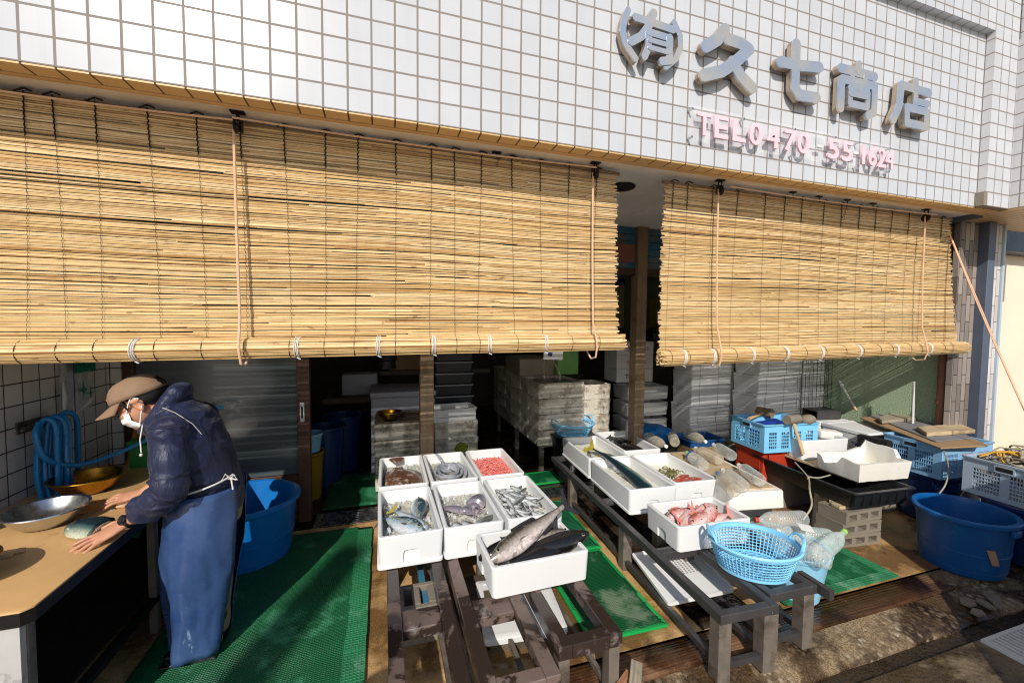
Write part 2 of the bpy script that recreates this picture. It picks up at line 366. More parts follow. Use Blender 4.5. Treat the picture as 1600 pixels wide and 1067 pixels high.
simple('concrete_block', '#847b6d', .9, .2, 5, 130, .8, .008, dirt='#5d564a', dirt_amt=.6)
simple('weedy_cloth', '#5d5140', .8, .4, 6, 40, .6, .01)
kt = NT.__new__(NT); kt.m = MATS['kerb_timber']; kt.t = kt.m.node_tree; kt.b = kt.t.nodes['Principled BSDF']; kt._tc = None
old = kt.b.inputs['Base Color'].links[0].from_socket; wt_ = kt.ramp(kt.noise(1.6, 8, .66), [(.44, 0.), (.52, 1.)])
kt.base(kt.mix(wt_, old, kt.mix(1, old, (.36, .32, .28), 'MULTIPLY'))); kt.p(rough=kt.ramp(wt_, [(0, .6), (1, .14)]))
# green mats
def mat_mat(name, col, pitch, dirt, damt, gk=.45):
    s = NT(name); x = s.sep(); c = L(col)
    def grid(k):
        a = s.math('ABSOLUTE', s.math('SUBTRACT', s.math('FRACT', s.math('MULTIPLY', x[k], 1/pitch)), .5)); return a
    g = s.math('MAXIMUM', grid(0), grid(1)); h = s.ramp(g, [(.28, 0.), (.42, 1.)])
    cc = s.mix(s.ramp(s.noise(3, 7), [(.3, 0.), (.7, 1.)]), tuple(q*.75 for q in c), tuple(q*1.2 for q in c))
    cc = s.mix(h, s.mix(1, cc, (gk, gk+.04, gk), 'MULTIPLY'), cc)
    cc = s.mix(s.ramp(s.noise(2.3, 9, .7), [(damt, 0.), (damt+.07, .75)]), cc, L(dirt))
    cc = s.mix(s.ramp(s.noise(90, 2), [(.74, 0.), (.78, .9)]), cc, tuple(min(1, q*2.2+.1) for q in c))
    s.base(cc); s.p(rough=s.ramp(s.noise(4, 5), [(.35, .28), (.65, .6)]), spec=.5); s.bump(h, .7, .004); return s.m
mat_mat('green_mat', '#066539', .011, '#43926a', .54, .62); mat_mat('green_mat_edge', '#2f8357', .016, '#6fa383', .55, .72)
mat_mat('green_mat_grey', '#0a5f33', .012, '#7d9077', .53); mat_mat('green_mesh_mat', '#146b45', .02, '#4b8f6a', .62)
simple('mat_rim', '#149a4a', .4, .12, 6, 60, .1)
# painted steel stands
def stand_mat():
    s = NT('brown_steel'); c = s.mix(s.ramp(s.noise(4, 6), [(.3, 0.), (.7, 1.)]), L('#574841'), L('#78675f'))
    wet = s.ramp(s.noise(3.2, 8, .62, None, .8), [(.47, 0.), (.5, 1.)]); c = s.mix(wet, c, L('#352a25'))
    c = s.mix(s.ramp(s.noise(6, 9, .7, s.mapped((1, 1, 1), (5, 3, 1))), [(.6, 0.), (.68, .7)]), c, L('#8f8784'))
    s.base(c); s.p(rough=s.ramp(wet, [(0, .6), (1, .18)]), metal=.0); s.bump(s.noise(40, 6), .25, .003); return s.m
stand_mat()
simple('bench_steel', '#4c4a4b', .35, .25, 7, 70, .2, metal=.35, dirt='#77716c', dirt_amt=.6, ds=6)
simple('leg_steel', '#7d746b', .45, .25, 8, 70, .3, metal=.3, dirt='#52483f', dirt_amt=.48, ds=6)
# sign steel
s = NT('sign_steel'); s.base(s.mix(s.ramp(s.noise(2.2, 3), [(.4, 0.), (.62, 1.)]), L('#a9bad2'), L('#d3c9b6'))); s.p(metal=.55, rough=s.ramp(s.noise(3, 3), [(.35, .18), (.7, .36)])); s.bump(s.noise(4, 2), .25, .03)  # sky-blue and tan reflections of the faces mixed into the base colour
simple('sign_side', '#b7a58f', .5, .25, 9, 70, .2, metal=.35, dirt='#5b3b26', dirt_amt=.52, ds=7)
# seafood
def fish_mat(name, belly, mid, back, rough=.25, scale=160, spot=None, lo=.34, hi=.68, line=None, sb=.15):
    s = NT(name); z = s.sep(s.tc('Generated'))[2]
    z = s.math('ADD', z, s.math('MULTIPLY', s.math('SUBTRACT', s.noise(9, 5), .5), .22))
    st = [(lo-.15, L(belly)), (lo+.12, L(mid)), (hi, L(back))]
    c = s.ramp(z, st)
    if line: c = s.mix(s.ramp(z, [(hi-.13, 0.), (hi-.08, .8), (hi-.03, 0.)]), c, L(line))
    if spot: c = s.mix(s.ramp(s.noise(22, 6, .65), [(.55, 0.), (.64, .8)]), c, L(spot))
    v = s.vor(scale); c = s.mix(s.ramp(v, [(.2, 0.), (.75, .5)]), c, s.mix(1, c, (.45, .45, .48), 'MULTIPLY'))
    s.base(c); s.p(rough=rough, spec=.6, coat=.35); s.bump(v, sb, .002); return s.m
fish_mat('yellowtail_skin', '#d9dee2', '#9fb2bd', '#3a5766', .2, 120, '#b9c6cc', .28, .62, '#a89a5c')
fish_mat('bass_skin', '#e2d6d0', '#ada29a', '#453f38', .24, 75, '#776d64', .28, .72, None, .4)
fish_mat('dark_bass_skin', '#6d6864', '#383431', '#171615', .2, 80, None, .05, .5)
fish_mat('sardine_skin', '#d5d8d8', '#b0b6b8', '#5b6058', .2, 300, None, .3, .75)
fish_mat('bream_skin', '#f0dfdb', '#dfaea6', '#bd6256', .25, 120, '#ecc6be', .32, .74, None, .15)
fish_mat('mahi_skin', '#dcdcc0', '#4d6a66', '#1b3038', .2, 140, None, .16, .40)
fish_mat('squid_skin', '#d3cac8', '#b7abaf', '#817a88', .22, 220, '#7d6a70', .3, .8)
fish_mat('flounder_skin', '#8b6a52', '#7d5a43', '#6d4a36', .32, 150, '#d8ccc0', .1, .9, None, .4)
fish_mat('ribbon_skin', '#eceef1', '#d3d6dc', '#b3b8c2', .16, 40, '#7d828c', .2, .9)
MATS['ribbon_skin'].node_tree.nodes['Principled BSDF'].inputs['Metallic'].default_value = .15
fish_mat('rockfish_skin', '#e3b9a8', '#c96a52', '#9a3f2c', .28, 120, '#efe6dc', .3, .8)
fish_mat('crab_shell', '#b9ae82', '#8f8658', '#6d6640', .5, 60, '#d6cda4', .3, .8, None, .6)
simple('fin_grey', '#5a5450', .35, .3, 20, 90, .2); simple('fin_yellow', '#a99a3a', .35, .25, 20, 90, .2); simple('fin_red', '#d77a6c', .35, .25, 20, 90, .2); simple('fin_dark', '#2c2a2c', .3, .3, 20, 90, .2)
simple('eye_black', '#0b0b0c', .06, .0, 5, 40, 0); simple('eye_gold', '#8d8568', .15, .1, 5, 40, 0)
simple('shrimp', '#ea8d84', .28, .3, 30, 90, .3, .003); 
s = NT('ice_bed'); iv = s.vor(60); c = s.mix(s.ramp(s.noise(7, 7, .65), [(.35, 0.), (.65, 1.)]), L('#8f8d80'), L('#c0bfb4'))
s.base(c); s.p(rough=.14, spec=.6, coat=.4); s.bump(s.mix(.5, iv, s.noise(30, 6)), .9, .008)
s = NT('milky_water'); s.base(s.mix(s.ramp(s.noise(4, 5), [(.3, 0.), (.7, 1.)]), L('#dcd8c4'), L('#e6e4da'))); s.p(rough=.08, spec=.5, coat=.5); s.bump(s.noise(9, 4), .15, .006)
simple('dark_water', '#1d2124', .06, .2, 3, 9, .25, .006)
simple('krill_mush', '#e0786e', .2, .3, 22, 120, .9, .006)
simple('offal', '#cdb08e', .3, .3, 20, 80, .8, .006)
simple('moss', '#7a8420', .9, .5, 14, 90, 1, .02)
# person
simple('skin', '#c08a6c', .5, .16, 9, 140, .2, .0015); MATS['skin'].node_tree.nodes['Principled BSDF'].inputs['Subsurface Weight'].default_value = .08
MATS['skin'].node_tree.nodes['Principled BSDF'].inputs['Subsurface Radius'].default_value = (.012, .005, .003)
simple('hair', '#141110', .5, .3, 60, 300, .6, .002)
s = NT('navy_nylon'); s.base(s.mix(s.ramp(s.noise(5, 6), [(.3, 0.), (.7, 1.)]), L('#121731'), L('#1d2545'))); s.p(rough=.48, spec=.4, sheen=.1)
cr = s.noise(7, 5, .6, s.mapped((1.6, 1.6, .8), (0, 0, 0), (.4, .5, 0)), 1.6); s.bump(cr, .38, .03)
s = NT('apron_vinyl'); c = s.mix(s.ramp(s.noise(3.5, 7, .62), [(.3, 0.), (.7, 1.)]), L('#27406c'), L('#48618f'))
c = s.mix(s.ramp(s.noise(5, 9, .7, s.mapped((1, 1, .5))), [(.6, 0.), (.66, .6)]), c, L('#22345a')); c = s.mix(s.ramp(s.noise(9, 8, .7, s.mapped((1, 1, .4), (3, 0, 0))), [(.66, 0.), (.7, .7)]), c, L('#8fa3bf'))
s.base(c); s.p(rough=s.ramp(s.noise(6, 6), [(.35, .2), (.65, .42)]), spec=.55); s.bump(s.noise(3, 3, .45, s.mapped((1.8, 1.8, .6)), .5), .32, .03)
simple('khaki', '#8d7c62', .85, .18, 8, 200, .4, .003); simple('cap_cloth', '#8a6f57', .85, .12, 12, 400, .4, .002)
simple('mask_cloth', '#e9e8ea', .85, .04, 20, 300, .25, .002); simple('gold_thread', '#b98a2e', .6, .3, 40, 200, .5, .003)
simple('black_rubber', '#101113', .35, .2, 10, 80, .1); simple('watch_face', '#25282c', .15, .2, 40, 60, 0)
simple('print_green', '#0d7a5c', .5, .1); simple('print_navy', '#1d2468', .5, .1); simple('print_red', '#a2342c', .6, .15); simple('print_black', '#2a2523', .6, .15); simple('yellow_poster', '#b9ab3c', .5, .1); simple('cream_poster', '#d9cf9f', .5, .1); simple('poster_red', '#b32a30', .5, .1)
simple('algae_blue', '#2f6f90', .7, .25, 6, 80, .3, dirt='#7a6a4c', dirt_amt=.5); simple('blue_net', '#173fa0', .6, .35, 20, 90, .8, .01)
simple('tape_tan', '#b08e6a', .6, .1)
# ------------------------------------------------------------------ ground
ZF = 2.52
def sheet(x0, x1, y0, y1, z, z2=None, nx=1, ny=1):
    b = MB(); z2 = z if z2 is None else z2
    for i in range(nx):
        for j in range(ny):
            X = (x0+(x1-x0)*i/nx, x0+(x1-x0)*(i+1)/nx); Y = (y0+(y1-y0)*j/ny, y0+(y1-y0)*(j+1)/ny); Z = (z+(z2-z)*j/ny, z+(z2-z)*(j+1)/ny)
            b.quad((X[0], Y[0], Z[0]), (X[1], Y[0], Z[0]), (X[1], Y[1], Z[1]), (X[0], Y[1], Z[1]))
    return b
struct('ground', sheet(-70, 70, -70, 70, -.12), 'road_concrete')
struct('road', sheet(-40, 40, -1.45, -.735, -.05), 'road_concrete')
struct('street', sheet(-40, 40, -25, -1.451, -.05), 'bounce_street')  # out-of-view strip added paler than the road, as bounce under the eave
struct('gutter', MB().box(-12, 12, -.735, -.655, -.115, -.066), 'gutter_concrete')
b = MB(); n = 160
rows = []
for j, (y, z) in enumerate([(-.655, -.12), (-.655, -.055), (-.62, -.04), (-.54, -.028), (-.465, -.022)]):
    rows.append([Vector((-2+12*i/n, y+.02*noise.noise(Vector((i*.37, 0, j*.1)))*(1 if 0 < j < 3 else 0), z)) for i in range(n+1)])
b.rings(rows, closed=False); struct('pebble_kerb', b, 'pebble_concrete')
for nm, (y0, y1, z) in {'kerb_timber': (-.463, -.312, -.006)}.items():
    b = MB()
    for x0, x1 in ((-2, 1.05), (1.056, 4.62)): b.box(x0, x1, y0, y1, -.11, z)
    b.bevel(.008, 2); struct('kerb_timber', b, 'kerb_timber')
struct('kerb_dirt', MB().box(4.623, 10, -.463, -.312, -.11, -.012), 'pebble_concrete')
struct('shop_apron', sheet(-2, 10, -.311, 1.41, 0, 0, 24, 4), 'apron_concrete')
struct('dark_floor_strip', sheet(2.83, 3.22, -.311, 1.41, .004), 'inner_concrete')  # flat strip of darker floor laid under the right benches
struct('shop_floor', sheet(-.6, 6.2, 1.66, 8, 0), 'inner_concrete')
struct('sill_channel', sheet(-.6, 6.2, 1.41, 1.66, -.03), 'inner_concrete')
# slotted steel sill across the doorway
b = MB()
for k in range(8): b.box(.72, 3.42, 1.418+k*.031, 1.434+k*.031, -.02, .006)
for k in range(10): b.box(.74+k*.29, .755+k*.29, 1.414, 1.654, -.025, -.004)
single('drain_grating', b, 'aluminium', 'long slotted metal drain grating set in the floor across the shop doorway', 'drain grating')
b = MB(); x0, x1, y0, y1 = 4.23, 5.2, -1.25, -.745
b.box(x0, x1, y1-.02, y1, -.06, -.036); b.box(x0, x0+.02, y0, y1-.021, -.06, -.036)
for i in range(3): b.box(x0+.021, x1, y1-.16-i*.15, y1-.145-i*.15, -.058, -.037)
for i in range(30): b.box(x0+.03+i*.032, x0+.047+i*.032, y0, y1-.021, -.056, -.039)
single('road_grate', b, 'white_plastic', 'pale slatted drain cover lying in the road by the big blue tub', 'drain cover')
# broken tile scraps by the tub
for k, (x, y, r, a) in enumerate([(4.52, -.56, .06, .3), (4.60, -.60, .05, 1.2), (4.72, -.58, .065, .7), (4.46, -.63, .045, .1), (4.66, -.63, .04, .4)]):
    b = MB().prism([(r*cos(t*1.25+.2*sin(t*3+k)), r*.62*sin(t*1.25)) for t in range(5)], 0, .012, 'XY')
    single('rubble_slab', b, 'concrete_block', 'flat broken concrete scraps scattered in front of the big blue tub', 'rubble', (x, y, -.05 if y < -.65 else -.026), (0.03, .02, a), 'broken slabs in front of the tub')
# ------------------------------------------------------------------ shop building
SB = thing('shop_building', 'white tiled shop front with open ground floor and deep eave', 'building')
b = MB().box(-2.5, 5.6, 0, .075, ZF, 3.8); part('tiled_fascia', b, 'white_tile', SB)
# underside tiles
part('eave_tile', MB().box(-2.5, 5.9, .002, .074, ZF-.008, ZF-.0005), 'under_tile', SB)
b = MB().box(-2.5, 5.9, .0755, .105, ZF-.012, ZF+.02).bevel(.003, 2); part('eave_trim', b, 'tan_trim', SB)
b = MB()
b.box(-2.5, 5.9, -.05, .08, 3.8005, 4.6); part('upper_band', b, 'white_tile', SB)
b = MB().box(5.6005, 5.91, -.05, .075, ZF, 3.8); part('tiled_pilaster', b, 'white_tile', SB)
b = MB().box(5.5985, 5.6003, -.05, -.0005, ZF, 3.8); b.box(5.9105, 5.913, -.25, -.05, ZF, 4.6); part('pilaster_return', b, 'white_tile_side', SB)
b = MB().box(5.913, 7.2, -.25, .1, ZF, 4.6); part('corner_bay', b, 'white_tile', SB)
b = MB().box(5.9135, 7.2, -.249, .35, ZF-.008, ZF-.001); part('corner_soffit', b, 'under_tile', SB)
b = MB().box(5.575, 5.615, -.052, .0, ZF+.001, ZF+.10); part('broken_corner', b.jitter(.006, 30), 'concrete_block', SB)
b = MB().box(-2.5, 5.9, .1055, 8.2, ZF+.012, ZF+.1); part('soffit', b, 'soffit_paint', SB)
b = MB().box(-2.5, 7.2, .106, 8.2, ZF+.102, 5.2); part('upper_storey', b, 'dark_wall', SB)
part('soffit_edge', MB().box(5.9005, 5.935, .106, 1.5, ZF-.03, ZF+.1), 'blue_grey_paint', SB)
# side walls
part('left_wall', MB().box(-.7, -.55, -.02, 8.2, -.1, ZF+.012), 'inner_tile', SB)
part('left_return', MB().box(-.5495, -.475, 1.5, 1.62, 0, ZF+.012), 'inner_tile_front', SB)
part('green_wall', MB().box(6.12, 6.3, .31, 8.2, -.1, ZF+.1), 'green_stucco', SB)
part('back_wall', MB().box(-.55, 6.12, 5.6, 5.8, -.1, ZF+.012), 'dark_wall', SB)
b = MB().box(6.0, 6.26, .27, .309, -.1, ZF-.009); part('tiled_pillar', b, 'pillar_tile', SB)
b = MB().box(6.262, 6.36, .2, .3, -.1, ZF-.009).bevel(.004, 1); part('corner_post', b, 'blue_grey_paint', SB)
b = MB().box(6.362, 6.56, .25, .36, -.1, ZF-.009); part('pale_pillar', b, 'pale_pillar_tile', SB)
b = MB().box(6.361, 6.374, .235, .249, -.1, ZF-.009); b.box(6.562, 6.59, .235, .36, -.1, ZF-.009); part('pillar_trim', b, 'pale_blue_trim', SB)
b = MB().tube([(6.06, .36, -.1), (6.06, .36, ZF-.03)], .034, 12)
for z in (.9, 1.55, 2.2): b.tube([(6.06, .36, z), (6.06, .36, z+.03)], .04, 12)
single('drain_pipe', b, 'rust_pipe', 'brown vertical drain pipe on the grey tiled pillar', 'drain pipe')
# upper board wall above the doors, y=1.5
b = MB()
for k in range(6):
    z = 2.135+k*.066
    b.box(-.47, 3.585, 1.5, 1.53, z, z+.06); b.box(3.70, 6.1, 1.5, 1.53, z, z+.06)
part('transom_boards', b, 'algae_blue', SB)
part('transom_rail', MB().box(-.47, 3.585, 1.49, 1.54, 2.07, 2.13), 'dark_frame', SB); part('transom_rail', MB().box(3.7, 6.1, 1.49, 1.54, 2.07, 2.13), 'dark_frame', SB)
b = MB().box(3.05, 3.57, 1.485, 1.4985, 2.19, 2.36).jitter(.01, 9); part('rust_patch', b, 'rust_pipe', SB)
for x0 in (1.535, 3.59):
    b = MB().box(x0, x0+.11, 1.45, 1.56, 0, 2.53 if x0 > 3 else 2.13).bevel(.004, 1); b.box(x0+.05, x0+.058, 1.447, 1.4495, 0, 2.07)
    tag(part('wooden_post', b, 'post_wood'), 'weathered wooden post in the shop opening, ' + ('in the gap between the two reed blinds' if x0 > 3 else 'behind the box of coiled silver ribbonfish'), 'post', 'wooden posts of the shop opening')
# lamp socket hole in soffit
b = MB().lathe([(.035, -.004), (.085, -.006), (.09, 0), (.085, .006)], 24, (2.80, .5, ZF+.006), cap0=True); single('ceiling_lamp_socket', b, 'old_iron', 'rusty round lamp socket on the soffit between the blinds', 'lamp socket')
# ------------------------------------------------------------------ sliding door
D = thing('sliding_door', 'brown framed sliding door with dusty frosted glass behind the stooping worker', 'door', (0, 1.5, 0))
part('pane', MB().box(-.40, .61, .012, .018, .41, 2.04), 'door_glass', D)
b = MB().box(.611, .70, -.02, .05, .03, 2.065); b.box(-.46, -.401, -.02, .05, .03, 2.065); b.box(-.4, .61, -.01, .04, .335, .405); b.box(-.4, .61, -.01, .04, .03, .10); b.box(-.4, .61, -.01, .04, 2.045, 2.065)
part('frame', b.bevel(.003, 1), 'dark_frame', D)
part('kick_panel', MB().box(-.4, .61, .008, .02, .101, .334), 'dark_wall', D)
h = part('handle', MB().box(.632, .664, -.032, -.0205, .82, .97).bevel(.005, 2), 'white_plastic', D)
part('finger_slot', MB().box(.642, .654, -.0335, -.0322, .85, .94), 'eye_black', h)
# interior poster panel + cabinets seen between the blinds
P = thing('wall_poster', 'yellow poster with cream panel on the far wall seen between the blinds', 'poster', (0, 5.58, 0))
part('panel', MB().box(5.6, 6.1, .0, .012, 1.5, 2.4), 'cream_poster', P); 
single('notice_board', MB().box(6.02, 6.112, 2.0, 4.6, 1.52, 2.05), 'yellow_poster', 'dull yellow board on the side wall behind the wooden post', 'notice board')
b = MB().box(6.008, 6.018, 2.6, 3.9, 1.6, 1.98); nb = single('paper_notice', b, 'cream_poster', 'pale paper notice pinned on the yellow board', 'notice')
part('red_mark', MB().prism([(2.5, 1.86), (2.95, 1.9), (2.62, 1.7)], 6.0, 6.007, 'YZ'), 'poster_red', nb)
K = thing('tall_cabinet', 'dark tall cabinet in the gloom behind the wooden post', 'cabinet', (5.2, 3.4, 0))
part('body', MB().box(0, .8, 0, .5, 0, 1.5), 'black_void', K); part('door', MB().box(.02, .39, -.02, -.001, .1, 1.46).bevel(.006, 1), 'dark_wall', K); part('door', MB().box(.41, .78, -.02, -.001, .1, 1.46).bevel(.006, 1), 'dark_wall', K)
# ------------------------------------------------------------------ neighbour house
N = thing('neighbour_house', 'cream rendered neighbour wall with blue metal cladding above', 'house')
part('wall', MB().box(6.7, 16, .62, .9, -.1, 2.36), 'cream_wall', N); part('plinth', MB().box(6.6, 6.699, .5, .9, -.1, 5), 'blue_grey_paint', N)
b = MB().box(6.7, 16, .5, .9, 2.62, 6)
for k in range(60): b.box(6.72+k*.09, 6.755+k*.09, .478, .4995, 2.62, 6)
part('cladding', b, 'blue_steel_sheet', N); part('eave_board', MB().box(6.7, 16, .48, .9, 2.362, 2.615), 'blue_grey_paint', N)
# ------------------------------------------------------------------ sign letters
def capsule(b, p, q, r, d0, d1, n=10, r2=None):
    r2 = r if r2 is None else r2; p = Vector((p[0], p[1])); q = Vector((q[0], q[1])); a = math.atan2(q.y-p.y, q.x-p.x)
    pl = [(p.x+r*cos(a+pi/2+pi*k/n), p.y+r*sin(a+pi/2+pi*k/n)) for k in range(n+1)] + [(q.x+r2*cos(a-pi/2+pi*k/n), q.y+r2*sin(a-pi/2+pi*k/n)) for k in range(n+1)]
    b.prism(pl, d0, d1, 'XZ')
def glyph(name, label, strokes, x, z, wd, ht, group='steel characters of the shop sign'):
    """strokes in a unit box; each stroke = (points, radius); metal face over deeper rusty sides"""
    x += .045; z += .018; wd *= .915; ht *= .97; T = thing(name, label, 'sign letter', (x, -.012, z), 0, group); f, sd_ = MB(), MB()
    for k, (pts, r) in enumerate(strokes):
        rr = r*wd
        for i in range(len(pts)-1):
            p = (pts[i][0]*wd, pts[i][1]*ht); q = (pts[i+1][0]*wd, pts[i+1][1]*ht); e = (k*3+i)*.00035
            capsule(f, p, q, rr, -.046-e, -.0375); capsule(sd_, p, q, rr-.0012, -.037, -e-.0005-.008)
    part('face', f, 'sign_steel', T, None, 30); part('side', sd_, 'sign_side', T, None, 30); return T
glyph('sign_letter', 'round bracketed steel character, leftmost of the metal sign', [
    ([(.08, .93), (.02, .72), (.0, .5), (.06, .25), (.22, .02)], .045), ([(.86, .93), (.97, .7), (.98, .45), (.9, .2), (.74, .0)], .045),
    ([(.2, .83), (.84, .78)], .055), ([(.5, 1.0), (.42, .72), (.3, .48), (.14, .33)], .06),
    ([(.42, .58), (.42, .3), (.36, .1)], .055), ([(.42, .6), (.76, .58)], .05), ([(.78, .58), (.78, .12), (.66, .08)], .058), ([(.44, .44), (.74, .43)], .036), ([(.44, .29), (.74, .28)], .036)], 2.39, 2.965, .40, .235+.03)
glyph('sign_letter', 'steel character like a crossed slanting stroke, second on the metal sign', [
    ([(.42, .95), (.3, .75), (.1, .58)], .085), ([(.46, .8), (.72, .78), (.86, .72)], .085), ([(.84, .7), (.6, .42), (.38, .22), (.08, .08)], .085), ([(.56, .42), (.74, .2), (.93, .06)], .085)], 2.88, 2.94, .44, .33)
glyph('sign_letter', 'steel character like a leaning cross with a hooked foot, middle of the metal sign', [
    ([(.08, .58), (.5, .6), (.94, .66)], .088), ([(.4, .95), (.4, .5), (.41, .18), (.52, .08), (.9, .1)], .09)], 3.44, 2.955, .40, .345)
glyph('sign_letter', 'boxy steel character full of small square holes, second from right on the metal sign', [
    ([(.08, .83), (.9, .84)], .078), ([(.5, 1.0), (.5, .86)], .06), ([(.34, .8), (.36, .68)], .05), ([(.68, .8), (.66, .68)], .05), ([(.1, .05), (.1, .62), (.9, .64), (.9, .1), (.76, .03)], .072),
    ([(.3, .48), (.72, .5)], .06), ([(.5, .6), (.5, .5)], .05), ([(.3, .18), (.3, .46)], .055), ([(.72, .18), (.72, .46)], .055), ([(.3, .17), (.7, .17)], .06), ([(.3, .36), (.7, .37)], .045)], 3.94, 2.945, .41, .325)
glyph('sign_letter', 'steel character with a long left sweep and a box foot, rightmost on the metal sign', [
    ([(.2, .84), (.92, .83)], .07), ([(.56, 1.0), (.56, .86)], .06), ([(.2, .82), (.17, .4), (.04, .08)], .07), ([(.56, .72), (.56, .44)], .062), ([(.58, .57), (.88, .58)], .058),
    ([(.34, .4), (.86, .4), (.86, .08), (.36, .08), (.34, .4)], .066)], 4.46, 2.94, .44, .325)
# telephone sign on clear acrylic
TS = thing('telephone_sign', 'pink TEL number letters on a clear acrylic strip below the steel sign', 'sign', (2.885, -.034, 2.632))
part('plate', MB().box(0, 1.685, 0, .004, 0, .195), 'acrylic', TS)
def txt(body, size, ext, mat, name='letter', offset=0.0):
    cu = bpy.data.curves.new(name, 'FONT'); cu.body = body; cu.size = size; cu.extrude = ext; cu.offset = offset; cu.resolution_u = 3
    o = bpy.data.objects.new(name, cu); COL.objects.link(o); dg = bpy.context.evaluated_depsgraph_get(); dg.update()
    me = bpy.data.meshes.new_from_object(o.evaluated_get(dg)); bpy.data.objects.remove(o); me.materials.clear(); me.materials.append(MATS[mat]); me.name = name
    return me
adv = [('T', .055), ('E', .175), ('L', .295), ('0', .455), ('4', .59), ('7', .725), ('0', .85), ('5', 1.085), ('5', 1.205), ('1', 1.375), ('6', 1.435), ('2', 1.53), ('4', 1.615)]
pos = [.045, .165, .295, .42, .555, .69, .80, 1.06, 1.185, 1.37, 1.435, 1.525, 1.605]
for (ch, _), x in zip(adv, pos):
    me = txt(ch, .175, .006, 'pink_acrylic', 'digit' if ch.isdigit() else 'letter', .003)
    xs = [v.co.x for v in me.vertices]; wd = max(xs)-min(xs); mn = min(xs); tw = .1 if ch != '1' else .035
    if x > 1.36: tw = .078 if ch != '1' else .03
    for v in me.vertices: v.co.x = (v.co.x-mn)*tw/wd
    o = part('digit' if ch.isdigit() else 'letter', me, 'pink_acrylic', TS); o.location = (x, -.0085, .035); o.rotation_euler = (pi/2, 0, 0)
for x in (1.0, 1.32): part('dash', MB().box(x-.03, x+.02, -.012, -.001, .088, .104), 'white_plastic', TS)
for x in (.02, .39, .79, 1.14, 1.36, 1.66):
    for z in (.02, .175):
        part('spacer', MB().tube([(x, -.003, z), (x, .033, z)], .007, 8), 'aluminium', TS)
# ------------------------------------------------------------------ things across the road that throw shade
V = thing('utility_pole', 'grey concrete utility pole across the road', 'utility pole', (-2.16, -7.0, -.05))
part('shaft', MB().tube([(0, 0, 0), (0, 0, 5.95)], [.15, .11], 16), 'concrete_block', V)
# ------------------------------------------------------------------ reed blinds
def at(px, py, y=None, z=None, x=None):
    d = fwd*1.0 + r2*((px-800)/640.9) - u2*((py-533.5)/640.9); c = Vector(CAM)
    t = (y-c.y)/d.y if y is not None else (z-c.z)/d.z if z is not None else (x-c.x)/d.x
    return c + d*t
def reed_row(b, x0, x1, z, y, r, rnd, wob, seed):
    x = x0 + rnd.uniform(-.015, .015); end = x1 + rnd.uniform(-.015, .015)
    while x < end - .05:
        ln = rnd.choice((.9, 1.3, 1.8, 2.4)) * rnd.uniform(.8, 1.1); e = min(end, x+ln)
        if end - e < .3: e = end
        n = max(2, int((e-x)/.13)); dz0 = rnd.uniform(-.0034, .0034); dz1 = rnd.uniform(-.0034, .0034); yo = rnd.uniform(-.003, .003)
        pts = []; rad = []
        for k in range(n+1):
            t = k/n; xx = x+(e-x)*t
            zz = z + dz0*(1-t)+dz1*t + wob*noise.noise(Vector((xx*1.1, z*2.2, seed))) + .0016*noise.noise(Vector((xx*5, z*90, seed)))
            pts.append((xx, y+yo+.004*noise.noise(Vector((xx*2, z*6, seed+9))), zz)); rad.append(r*(1.05-.22*t)*rnd.uniform(.95, 1.05))
        b.tube(pts, rad, 5); x = e - rnd.uniform(.0, .05)
